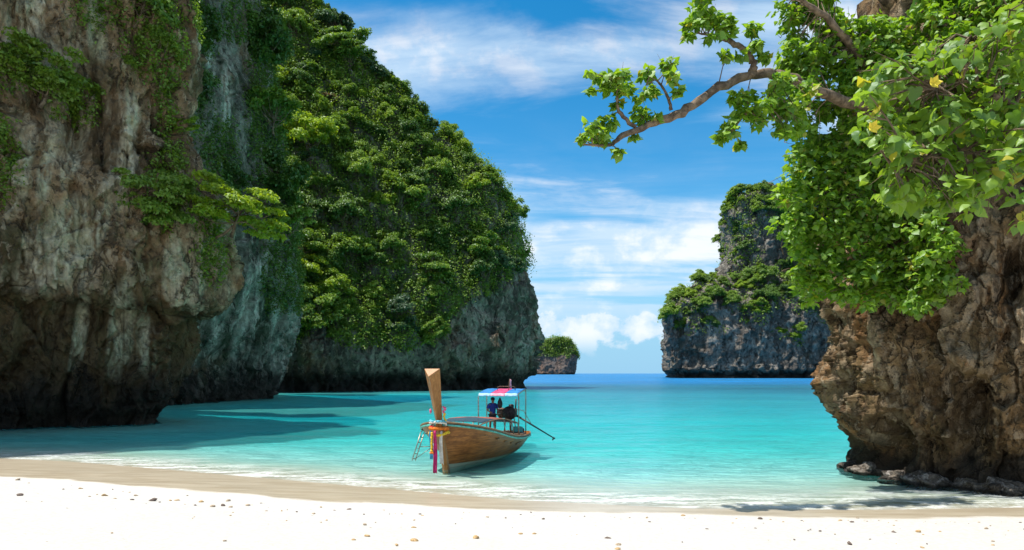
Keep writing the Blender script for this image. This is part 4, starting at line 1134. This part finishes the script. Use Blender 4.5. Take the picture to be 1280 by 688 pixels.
# deck planks, thwarts
for k in range(9):
    s = 5.6 + k * .5; w = float(np.interp(s, S_, WG)) * .9; z = .62 + (.3 if 6.6 < s < 8.1 else 0)
    MB().box(bl(s, 0, z), (.46, 2 * w, .05)).build('deck_plank', M['deckwood'], boat, bevel=.01)
for s in (1.2, 2.2, 3.3, 4.4):
    w = float(np.interp(s, S_, WG)) * .93; z = float(np.interp(s, S_, ZG)) - .28
    MB().box(bl(s - .1, 0, z), (.3, 2 * w - .05, .05)).build('thwart', M['deckwood'], boat, bevel=.01)
MB().box(bl(.75, 0, 1.72), (.85, 1.3, .04)).build('bow_deck', M['deckwood'], boat, bevel=.01)
# stem and prow
pts = []
for z in np.linspace(-.12, 2.05, 10): pts.append(bl(-.06, 0, z) + np.array([.37 * max(z, 0), 0, 0]))
st = MB(); pr = np.array([(.10, 0), (.02, .12), (-.16, .13), (-.16, -.13), (.02, -.12)])
b0_ = 0
for p in pts:
    st.v += [tuple(p + np.array([a, b, 0])) for a, b in pr]
for i in range(9):
    for k in range(5): k2 = (k + 1) % 5; st.f.append((i * 5 + k, i * 5 + k2, (i + 1) * 5 + k2, (i + 1) * 5 + k))
st.f += [(4, 3, 2, 1, 0), tuple(45 + k for k in range(5))]
st.build('stem', M['prow'], boat, bevel=.015)
pw = MB(); zz = np.linspace(1.75, 4.08, 9)
for i, z in enumerate(zz):
    t = i / 8; w = .10 + .22 * t ** .9; dp = .13 + .20 * t; x = LEN / 2 + .06 + .37 * 1.75 + .30 * (z - 1.75) + .06 * t * t
    cut = -.30 * max(0, (t - .8) / .2) ** 1
    pw.v += [(x + dp * .9, 0, z + cut), (x - .05, w, z), (x - .14, w * .8, z), (x - .14, -w * .8, z), (x - .05, -w, z)]
for i in range(8):
    for k in range(5): k2 = (k + 1) % 5; pw.f.append((i * 5 + k, i * 5 + k2, (i + 1) * 5 + k2, (i + 1) * 5 + k))
pw.f += [(4, 3, 2, 1, 0), (40, 41, 44), (41, 42, 43, 44)]
pw.build('prow', M['prow'], boat, bevel=.012)
PX0 = LEN / 2 + .06 + .37 * 1.75     # prow centre line at z = 1.75

# low awning over the hold
aw = np.array([1.5, 2.3, 3.2, 4.2, 5.2, 6.3]); az_ = np.array([1.74, 1.88, 1.92, 1.86, 1.72, 1.55]); aw_w = np.array([.80, 1.0, 1.12, 1.18, 1.18, 1.12])
cu_ = np.linspace(-1, 1, 9)


def aw_pt(s, c): return bl(s, c * np.interp(s, aw, aw_w), np.interp(s, aw, az_) + .07 * (1 - c * c))


for (s0, s1, c0, c1, mt) in ((1.9, 3.0, -1, 1, 'netting'), (3.0, 4.6, -1, 1, 'awning_red'), (4.6, 6.3, -1, -.1, 'cloth_pink'), (4.6, 6.3, -.1, 1, 'cloth_blue')):
    ss = np.linspace(s0 + .004, s1 - .004, 7); cc = np.linspace(c0 + .004, c1 - .004, 8)
    Gq = np.array([[aw_pt(a, b) + np.array([0, 0, .012 * math.sin(a * 9) * math.cos(b * 5)]) for b in cc] for a in ss])
    o = link('awning_panel', mesh_np('awning_panel', Gq.reshape(-1, 3), grid_faces(7, 8), M[mt], True), boat)
    md = o.modifiers.new('thick', 'SOLIDIFY'); md.thickness = .012
for s in (1.5, 2.7, 3.9, 5.1, 6.3):
    MB().tube([aw_pt(s, c) + np.array([0, 0, -.035]) for c in cu_], .022, 6).build('awning_hoop', M['steel'], boat, True)
    for c in (-1, 1):
        p = aw_pt(s, c); q = p.copy(); q[2] = np.interp(s, S_, ZG) - .1; q[1] *= 1.12 if s > 2 else 1.0
        MB().tube([p, q], .02, 6).build('awning_post', M['steel'], boat, True)
for c in (-1, 1):
    MB().tube([aw_pt(s, c) + np.array([0, 0, -.015]) for s in np.linspace(1.5, 6.3, 12)], .024, 6).build('awning_rail', M['deckwood'], boat, True)

# stern canopy
cz = lambda s: 2.90 + (s - 6.8) * .15
for s in (6.8, 8.1):
    for y in (-1.02, 1.02):
        MB().tube([bl(s, y * 1.02, .7), bl(s, y * 1.02, cz(s) - .16), bl(s, y * .99, cz(s) - .05), bl(s, y * .9, cz(s) - .02)], .028, 8).build('canopy_post', M['steel'], boat, True)
    MB().tube([bl(s, -.98, cz(s) - .02), bl(s, .98, cz(s) - .02)], .024, 8).build('canopy_rail', M['steel'], boat, True)
for y in (-1.0, 1.0):
    MB().tube([bl(6.8, y, cz(6.8) - .02), bl(8.1, y, cz(8.1) - .02)], .024, 8).build('canopy_rail', M['steel'], boat, True)
for (y0, y1, ca, cb) in ((-1.0, -.38, 'cloth_blue', 'cloth_pale'), (-.38, .36, 'cloth_pink', 'cloth_palepink'), (.36, 1.0, 'cloth_blue', 'cloth_pale')):
    ss = np.linspace(6.78, 8.14, 8); ys = np.linspace(y0 + .003, y1 - .003, 7)
    Gq = np.array([[bl(a, b, cz(a) + .025 + .02 * math.sin((a - 6.8) * 2.3) + .008 * math.sin(b * 14 + a * 3)) for b in ys] for a in ss])
    o = link('canopy_panel', mesh_np('canopy_panel', Gq.reshape(-1, 3), grid_faces(8, 7), M[ca], True), boat); o.modifiers.new('thick', 'SOLIDIFY').thickness = .012
    Gq = np.array([[bl(6.765 - .02 * k, b, cz(6.8) + .02 - .045 * k + .012 * math.sin(b * 17)) for b in ys] for k in range(4)])
    v_ = link('valance', mesh_np('valance', Gq.reshape(-1, 3), grid_faces(4, 7), M[cb], True), o); v_.modifiers.new('thick', 'SOLIDIFY').thickness = .01
MB().tube([bl(7.5, -.28, cz(7.5)), bl(7.5, -.26, cz(7.5) + .2), bl(7.5, -.15, cz(7.5) + .24), bl(7.5, .55, cz(7.5) + .24), bl(7.5, .64, cz(7.5) + .2), bl(7.5, .66, cz(7.5))], .022, 6).build('roof_rail', M['rust'], boat, True)
MB().tube([bl(7.55, .28, cz(7.5)), bl(7.6, .34, cz(7.5) + .62)], .016, 6).build('flag_pole', M['deckwood'], boat, True)
fp = bl(7.6, .33, cz(7.5) + .62)
Gq = np.array([[fp + np.array([-.02 * j, .02 * math.sin(i * 1.1 + j) + .03 * j, -.085 * i - .02 * j]) for j in range(4)] for i in range(6)])
fo = link('pennant', mesh_np('pennant', Gq.reshape(-1, 3), grid_faces(6, 4), M['cloth_palepink'], True)); fo.parent = boat; fo.modifiers.new('thick', 'SOLIDIFY').thickness = .006

# engine on its pivot, with the long propeller shaft
eng = link('engine', None, boat); eng.empty_display_size = .2
ec = bl(8.75, .10, 1.85)
E = lambda x, y, z: ec + np.array([x, y, z])
Ry = Matrix.Rotation(math.pi / 2, 3, 'X')
MB().box(E(0, 0, 0), (.75, .42, .46)).build('engine_block', M['rust'], eng, bevel=.04)
MB().lathe([(.05, -.06), (.33, -.06), (.36, -.03), (.36, .03), (.33, .06), (.05, .06)], E(.42, .0, .02), 20, Matrix.Rotation(math.pi / 2, 3, 'Y')).build('flywheel', M['black_metal'], eng, True)
MB().lathe([(.03, -.05), (.26, -.05), (.28, 0), (.26, .05), (.03, .05)], E(.36, -.42, .02), 18, Matrix.Rotation(math.pi / 2, 3, 'Y')).build('radiator_fan', M['rust'], eng, True)
MB().box(E(.18, -.40, 0), (.18, .46, .52)).build('radiator', M['rust'], eng, bevel=.03)
MB().tube([E(-.1, .18, .2), E(-.1, .2, .5), E(-.12, .2, .72)], .035, 8).build('exhaust_pipe', M['rust'], eng, True)
MB().lathe([(.12, 0), (.14, .03), (.14, .2), (.05, .24)], E(-.1, -.05, .22), 12).build('air_filter', M['black_metal'], eng, True)
MB().tube([E(.2, 0, -.2), E(.2, 0, -.55), E(.15, 0, -1.2)], [.07, .06, .06], 8).build('pivot_post', M['steel'], eng, True)
for y in (-.22, .22):
    MB().tube([E(.3, y, -.2), E(.25, y * 1.6, -1.2)], .03, 6).build('engine_strut', M['steel'], eng, True)
MB().tube([E(.3, -.2, .05), E(.8, -.45, .0), E(1.25, -.6, -.05)], .02, 6).build('tiller', M['steel'], eng, True)
sh0 = E(-.3, .1, -.1); sh1 = to_local((2.12, 34.6, .62))
MB().tube([sh0, sh0 + (sh1 - sh0) * .4, sh1], [.06, .045, .03], 8).build('propeller_shaft', M['black_metal'], eng, True)
ax = Vector(sh1 - sh0).normalized(); Rp = ax.to_track_quat('Z', 'Y').to_matrix()
pp = MB().lathe([(.03, -.06), (.05, 0), (.02, .08)], sh1, 10, Rp)
for k in range(3):
    a = k * 2.094; r = Rp @ Vector((math.cos(a), math.sin(a), 0)); t = Rp @ Vector((-math.sin(a), math.cos(a), .6)); c = Vector(sh1)
    pp.poly([c, c + r * .09 + t * .05, c + r * .15, c + r * .09 - t * .05], [(0, 1, 2, 3)])
pp.build('propeller', M['black_metal'], eng)
MB().tube([E(.0, -.2, .3), E(-.5, .5, .1), E(-.6, .9, -.6)], .018, 6).build('stay', M['steel'], eng, True)


# gear in the stern
def drum(name, s, y, z, r, h, mat, lab):
    e = empty(name, tuple(bworld(s, y, z))); tag(e, lab, 'drum')
    MB().lathe([(r * .93, 0), (r, .02), (r, h * .33), (r * 1.03, h * .35), (r, h * .37), (r, h * .68), (r * 1.03, h * .7), (r, h * .72), (r, h - .02), (r * .93, h)], (0, 0, 0), 18).build('body', mat, e, True)
    MB().lathe([(.05, h), (.05, h + .03)], (r * .5, 0, 0), 10).build('cap', M['black_metal'], e, True)


M['drum_blue'] = simple_mat('drum_blue', (.03, .10, .26), .4, 0, .25, 8)
M['crate_teal'] = simple_mat('crate_teal', (.06, .33, .33), .5, 0, .25, 8)
drum('plastic_drum', 8.25, .62, .66, .22, .5, M['drum_blue'], 'dark blue plastic drum on the boat stern deck')
drum('plastic_drum', 8.95, .55, .66, .17, .38, M['black_metal'], 'small black drum behind the blue one on the boat')
cr_ = empty('plastic_crate', tuple(bworld(7.75, .70, .96)), .4); tag(cr_, 'teal plastic crate beside the blue drum on the boat', 'crate')
for (c, sz) in (((0, 0, .02), (.42, .32, .03)), ((.2, 0, .15), (.025, .32, .24)), ((-.2, 0, .15), (.025, .32, .24)), ((0, .155, .15), (.375, .02, .24)), ((0, -.155, .15), (.375, .02, .24))):
    MB().box(c, sz).build('panel', M['crate_teal'], cr_, bevel=.006)
bag = MB(); bag.lathe([(.03, -.34), (.10, -.30), (.13, -.15), (.11, 0), (.05, .12), (.02, .2)], (0, 0, 0), 12)
bo = bag.build('hanging_bag', M['black_metal'], None, True); bo.location = tuple(bworld(7.0, .02, 2.52)); tag(bo, 'black bag hanging under the striped canopy', 'bag')

# ladder hung over the starboard bow
lad = empty('boat_ladder', (0, 0, 0)); tag(lad, 'thin metal boarding ladder hanging from the boat bow', 'ladder')
lt0, lt1 = W(526, 541, 28.3), W(530, 542, 28.7); lb0, lb1 = W(515.0, 576, 28.1), W(519.0, 576, 28.5)
for a, b in ((lt0, lb0), (lt1, lb1)):
    MB().tube([a, b], .022, 6).build('rail', M['steel'], lad, True)
for t in (.15, .35, .55, .75, .93):
    MB().tube([lt0 + (lb0 - lt0) * t, lt1 + (lb1 - lt1) * t], .018, 6).build('rung', M['steel'], lad, True)
hp = bworld(1.35, -1.12, .85)
for t in (.5, .92):
    MB().tube([lt1 + (lb1 - lt1) * t, hp], .014, 5).build('brace', M['steel'], lad, True)
gp = bworld(1.3, -1.42, 1.66)
for a in (lt0, lt1): MB().tube([a, a * .5 + gp * .5 + np.array([0, 0, .06]), gp], .018, 6).build('hook', M['steel'], lad, True)


# flower garlands and sashes on the prow
def blossoms(name, pts, r, mat, parent, g):
    V = []; F = []
    bm = bmesh.new(); bmesh.ops.create_icosphere(bm, subdivisions=1, radius=1); iv = np.array([v.co for v in bm.verts]); jf = np.array([[v.index for v in f.verts] for f in bm.faces]); bm.free()
    for p in pts:
        q = iv * (r * g.uniform(.8, 1.2)) * (1 + g.uniform(-.2, .2, (len(iv), 1))); F.append(jf + len(V) * len(iv)); V.append(q + p)
    return link(name, mesh_np(name, np.concatenate(V), np.concatenate(F), mat), parent)


gF = np.random.default_rng(71)


def prow_ring(z, a, b, ph0, ph1, n, sag=0.0, ph=0):
    x = PX0 + .30 * (z - 1.75); out = []
    for t in np.linspace(ph0, ph1, n):
        out.append(np.array([x + math.cos(t) * a + .05, math.sin(t) * b, z - sag * max(0, math.cos(t)) + .12 * math.cos(t + ph)]))
    return out


inv_loc = lambda o: setattr(o, 'parent', boat)
gl_defs = (('orange', 1.80, .33, .33, 0, 6.28, 34, .12, .068, 'orange flower garland round the boat prow'),
           ('yellow', 1.66, .36, .36, -1.2, 1.8, 20, .24, .062, 'yellow flower garland drooping below the orange one'),
           ('white', 1.98, .30, .30, 0, 6.28, 30, .05, .05, 'white flower garland above the orange one'),
           ('cyan', 2.08, .29, .29, .2, 6.0, 26, .12, .05, 'pale blue flower garland highest on the prow'),
           ('red', 1.86, .31, .31, 3.2, 5.9, 14, .12, .05, 'red flower garland beside the orange one'))
Mb = Matrix.Translation((MID[0], MID[1], BZ)) @ Matrix.Rotation(math.atan2(FWD[1], FWD[0]), 4, 'Z')


def garland(label, strings):
    e = empty('flower_garland', (0, 0, 0)); e.matrix_world = Mb; tag(e, label, 'garland', 'garlands on the boat prow')
    for (nm, pts, r) in strings: blossoms('blossom_string', pts, r, M['blossom_' + nm], e, gF)


for (nm, z, a, b, p0, p1, n, sag, r, lab) in gl_defs: garland(lab, [(nm, prow_ring(z, a, b, p0, p1, n, sag), r)])
fx = PX0 + .40
garland('hanging string of yellow marigolds in front of the sashes', [('yellow', [np.array([fx + .02, -.14 + gF.normal() * .01, 1.62 - .055 * k]) for k in range(13)], .05), ('orange', [np.array([fx + .02 + .05 * math.cos(t), -.14 + .06 * math.sin(t), .88]) for t in np.linspace(0, 6.28, 7)], .045)])
garland('pink and yellow blossom tassel beside the prow', [('pink', [np.array([PX0 + .28, .30 + gF.normal() * .03, 2.62 - .05 * k]) for k in range(5)], .055), ('yellow', [np.array([PX0 + .25, .31 + gF.normal() * .03, 2.36 - .06 * k]) for k in range(5)], .05)])
garland('small pink blossom on the far side of the prow', [('pink', [np.array([PX0 + .25, -.26, 2.40 + .05 * k]) for k in range(3)], .045)])


def sash(label, y, z0, z1, w, mat, x):
    nz, nw = 16, 7; P = []
    for i in range(nz):
        t = i / (nz - 1); z = z0 + (z1 - z0) * t; ww = w * (.55 + .45 * min(1, t * 2))
        for j in range(nw):
            c = j / (nw - 1) - .5
            P.append((x - .10 * t + .035 * math.sin(c * 13 + t * 2) + .02 * math.sin(t * 7), y + c * ww + .02 * math.sin(t * 5 + y * 9), z + .02 * math.sin(c * 9)))
    o = link('sash', mesh_np('sash', np.array(P), grid_faces(nz, nw), mat, True)); o.matrix_world = Mb; o.modifiers.new('thick', 'SOLIDIFY').thickness = .012
    tag(o, label, 'sash')


sash('long magenta sash hanging from the boat prow to the water', .0, 1.72, .10, .17, M['cloth_magenta'], fx + .04)
sash('blue sash hanging behind the magenta one on the prow', -.20, 1.7, .62, .13, M['cloth_sky'], fx - .03)
sash('white sash hanging on the hull side of the magenta one', .20, 1.7, .45, .16, M['cloth_white'], fx - .08)

# ------------------------------------------------------------------ boatman
M['skin'] = simple_mat('skin', (.22, .11, .06), .55, 0, .12, 8)
M['shirt'] = simple_mat('shirt_blue', (.015, .045, .26), .85, 0, .25, 6)
M['shorts'] = simple_mat('shorts_navy', (.012, .015, .03), .85, 0, .25, 6)
M['hair'] = simple_mat('hair_black', (.01, .009, .008), .6, 0, .3, 20)


def skin_obj(name, verts, edges, radii, mat, parent, sub=2):
    me = bpy.data.meshes.new(name); me.from_pydata([tuple(v) for v in verts], edges, []); me.materials.append(mat)
    o = link(name, me, parent); m = o.modifiers.new('skin', 'SKIN'); m.use_smooth_shade = True
    if not me.skin_vertices: me.attributes  # layer comes with the modifier
    for i, r in enumerate(radii):
        sv = me.skin_vertices[0].data[i]; sv.radius = r if hasattr(r, '__len__') else (r, r); sv.use_root = (i == 0)
    s = o.modifiers.new('sub', 'SUBSURF'); s.levels = sub; s.render_levels = sub
    return o


man = empty('person', tuple(bworld(7.25, -.45, .95)), -1.15); tag(man, 'person in blue shirt and dark shorts standing under the boat canopy', 'person')
J = []; ED = []; RR = []


def add(p, r, frm=None):
    J.append(p); RR.append(r)
    if frm is not None: ED.append((frm, len(J) - 1))
    return len(J) - 1


pel = add((0, 0, .92), (.15, .11)); wai = add((.01, 0, 1.07), (.135, .10), pel); che = add((.02, 0, 1.27), (.165, .115), wai); ush = add((.01, 0, 1.40), (.12, .085), che)
nek = add((.02, 0, 1.48), .052, ush); jaw = add((.05, 0, 1.55), (.062, .07), nek); hea = add((.045, 0, 1.63), (.078, .092), jaw); crn = add((.035, 0, 1.70), (.062, .075), hea)
nos = add((.135, 0, 1.60), .013, hea)
for sgn in (-1, 1):
    sh_ = add((.0, .19 * sgn, 1.38), .062, ush)
    el_ = add((.03, .27 * sgn, 1.11), .045, sh_); wr = add((.22, .20 * sgn, 1.02 if sgn < 0 else 1.08), .03, el_); pa = add((.29, .17 * sgn, 1.03 if sgn < 0 else 1.09), (.036, .018), wr)
    for k in range(4):
        f1 = add((.335, .17 * sgn + (k - 1.5) * .019, J[pa][2] + .0), .0085, pa); f2 = add((.365 - abs(k - 1.5) * .006, .165 * sgn + (k - 1.5) * .018, J[pa][2] - .03), .0078, f1)
    th = add((.28, .135 * sgn, J[pa][2] + .012), .011, pa); add((.315, .12 * sgn, J[pa][2] - .002), .009, th)
    er = add((.035, .085 * sgn, 1.62), .016, hea)
    hi = add((0, .095 * sgn, .86), .095, pel); kn_ = add((.03 + .02 * sgn, .12 * sgn, .48), .062, hi); an = add((-.01 + .02 * sgn, .13 * sgn, .09), .04, kn_); to = add((.10 + .02 * sgn, .145 * sgn, .03), (.045, .026), an); add((.17 + .02 * sgn, .155 * sgn, .02), (.036, .018), to)
skin_obj('body', J, ED, RR, M['skin'], man)
# shirt and shorts follow the body
V_ = [(0, 0, .90), (.01, 0, 1.07), (.02, 0, 1.27), (.01, 0, 1.41), (0, .20, 1.385), (.02, .265, 1.18), (0, -.20, 1.385), (.02, -.265, 1.18)]
skin_obj('shirt', V_, [(0, 1), (1, 2), (2, 3), (3, 4), (4, 5), (3, 6), (6, 7)], [(.185, .14), (.165, .125), (.19, .135), (.135, .10), (.082, .082), (.078, .078), (.082, .082), (.078, .078)], M['shirt'], man)
V_ = [(0, 0, .90), (0, .095, .84), (.025, .115, .54), (0, -.095, .84), (.005, -.115, .54)]
skin_obj('shorts', V_, [(0, 1), (1, 2), (0, 3), (3, 4)], [(.165, .125), .112, .098, .112, .098], M['shorts'], man)
hb = MB().lathe([(.10, -.02), (.108, .03), (.10, .08), (.07, .115), (.02, .13)], (.035, 0, 1.64), 14)
hb.poly([(.12, -.075, 1.655), (.12, .075, 1.655), (.21, .05, 1.645), (.21, -.05, 1.645), (.12, -.075, 1.668), (.12, .075, 1.668), (.21, .05, 1.656), (.21, -.05, 1.656)], [(0, 1, 2, 3), (7, 6, 5, 4), (0, 4, 5, 1), (1, 5, 6, 2), (2, 6, 7, 3), (3, 7, 4, 0)])
hb.build('cap', M['hair'], man, True)
ey = MB()
for y in (-.032, .032): ey.lathe([(.004, -.008), (.009, 0), (.004, .008)], (.122, y, 1.632), 8)
ey.build('eyes', M['hair'], man)
MB().box((.118, 0, 1.562), (.012, .045, .010)).build('mouth', simple_mat('lips', (.25, .09, .07), .5), man, bevel=.003)

# ------------------------------------------------------------------ stones
def stone_mesh(seed, sub, rough, flat, mat, name='stone'):
    bm = bmesh.new(); bmesh.ops.create_icosphere(bm, subdivisions=sub, radius=1)
    P = np.array([v.co for v in bm.verts]); F = np.array([[v.index for v in f.verts] for f in bm.faces]); bm.free()
    f1, f2, cid, tl = worley(P * 1.6 + seed * 3.1, seed)
    P = P * (1 + rough * fbm(P * 1.3 + seed * 7, 4)[:, None] + .25 * tl[:, None]); P[:, 2] *= flat
    return mesh_np(name, P, F, mat, sub > 2)


M['coral'] = simple_mat('coral_stone', (.42, .34, .25), .9, 0, .4, 3, .2, .5, (1, 1, 1), (.16, .11, .07))
M['coral_dark'] = simple_mat('dark_stone', (.16, .12, .10), .9, 0, .4, 3, .2, .5)
M['coral_tan'] = simple_mat('tan_stone', (.50, .33, .16), .9, 0, .35, 3, .2, .5)
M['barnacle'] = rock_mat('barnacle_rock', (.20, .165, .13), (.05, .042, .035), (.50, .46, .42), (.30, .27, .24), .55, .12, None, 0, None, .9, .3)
SM = [stone_mesh(k, 2, .35, .55, M[['coral', 'coral_tan', 'coral_dark'][k % 3]]) for k in range(9)]
gS = np.random.default_rng(81)


def on_sand(u, v):
    d = 17.0
    for _ in range(12):
        z = float(ground_z(np.array((u - 640) / FPX * d), np.array(d))); d = .5 * d + .5 * (CAMZ - z) * FPX / (v - HORV)
    x = (u - 640) / FPX * d; return np.array([x, d, float(ground_z(np.array(x), np.array(d)))])


kind_names = ['pale brown coral stone', 'tan coral stone', 'dark stone']
px_list = [(22, 600, 7), (25, 619, 9), (79, 612, 5), (101, 611, 6), (112, 621, 5), (131, 620, 9), (144, 624, 6), (165, 625, 7), (170, 620, 7), (191, 626, 12), (213, 626, 5), (221, 626, 8), (244, 632, 6), (252, 628, 9), (266, 633, 8), (279, 632, 7), (288, 634, 7), (285, 627, 9), (310, 632, 8), (333, 639, 4), (352, 639, 4), (371, 640, 4),
           (392, 643, 7), (418, 639, 6), (281, 677, 6), (58, 678, 4), (140, 667, 4), (194, 642, 3), (436, 638, 9), (456, 656, 7), (459, 671, 10), (472, 663, 5), (442, 676, 7), (487, 643, 3), (517, 660, 8), (525, 643, 5), (496, 682, 6), (528, 645, 5), (518, 677, 12), (595, 673, 11), (583, 682, 6), (609, 647, 7), (632, 648, 5), (651, 668, 7), (664, 641, 4), (679, 649, 5), (668, 668, 7), (653, 659, 5), (760, 674, 10), (773, 682, 10),
           (772, 687, 9), (809, 647, 4), (812, 653, 6), (858, 663, 4), (854, 645, 7), (827, 662, 3), (885, 663, 8), (862, 662, 5), (944, 661, 5), (925, 665, 4), (950, 649, 8), (963, 650, 4), (1025, 664, 5), (1050, 651, 6), (1065, 653, 8), (1062, 680, 10), (1072, 648, 5), (1117, 666, 7), (1106, 668, 4), (1148, 665, 8), (1153, 685, 7), (1233, 661, 7), (1241, 677, 5), (1241, 682, 5), (1175, 665, 5), (1170, 655, 3), (1002, 651, 4), (1013, 662, 4)]
for _ in range(160): px_list.append((gS.choice([90, 250, 400, 520, 700, 900, 1080, 1200]) + gS.normal() * 70, gS.uniform(0, 1), gS.choice([1.3, 1.8, 2.4, 3.4])))
for i, (u, v, w) in enumerate(px_list):
    if v <= 1: v = np.interp(u, [0, 215, 430, 640, 860, 1280], [600, 618, 636, 643, 648, 653]) + 30 * v ** 2.2
    p = on_sand(u, v); k = int(gS.integers(0, 9)); r = w / FPX * p[1] * .42
    near_w = ' among the stones along the drift line' if v < np.interp(u, [0, 215, 430, 640, 860, 1280], [600, 618, 636, 643, 648, 653]) + 14 else ' alone on the dry white sand'
    o = link('beach_stone', SM[k]); o.location = (p[0], p[1], p[2] + r * .12); o.scale = (r, r * gS.uniform(.6, 1), r * gS.uniform(.6, 1)); o.rotation_euler = (gS.normal() * .15, gS.normal() * .15, gS.uniform(0, 6.28))
    tag(o, ('flat ' if o.scale[2] < .75 * r else '') + ('tiny ' if w < 4 else 'small ' if w < 7 else 'larger ') + kind_names[k % 3] + near_w, 'stone', 'stones scattered on the beach')
# barnacled boulders along the foot of the right-hand rock
BM_ = [stone_mesh(20 + k, 5, .55, .62, M['barnacle'], 'boulder') for k in range(3)]
for i, (u, v, w, lab) in enumerate(((1052, 583, 34, 'low barnacled boulder at the seaward tip of the rock foot'), (1083, 592, 46, 'pale barnacled boulder beside the seaward hollow'), (1118, 600, 40, 'dark boulder between two pale barnacled ones'), (1150, 606, 52, 'broad pale barnacled boulder under the middle of the rock'),
                                    (1203, 614, 44, 'barnacled boulder in front of the tall hollow'), (1247, 612, 54, 'large dark barnacled boulder beside the sand'), (1275, 621, 36, 'small boulder where the rock foot meets the sand'), (1175, 610, 28, 'small barnacled boulder beside the broad pale one'))):
    rp, rn = pick(rock_r, u, v - 9, 4); d = rp[1]; r = w / FPX * d * .5
    o = link('boulder', BM_[i % 3]); o.location = (float(rp[0]) + r * .1, float(d) - r * .15, max(-.1, float(ground_z(rp[0], rp[1]))) + r * .15); o.scale = (r, r * .9, r * .85); o.rotation_euler = (0, 0, i * 1.3); tag(o, lab, 'boulder')

# the beach trees and the ladder have their origin at their own base
bpy.context.view_layer.update()
for e, base_pt in ((tA, root), (tB, b0), (lad, lb0)):
    e.location = tuple(map(float, base_pt))
    for ch in e.children: ch.matrix_parent_inverse = Matrix.Translation(-Vector(tuple(map(float, base_pt))))
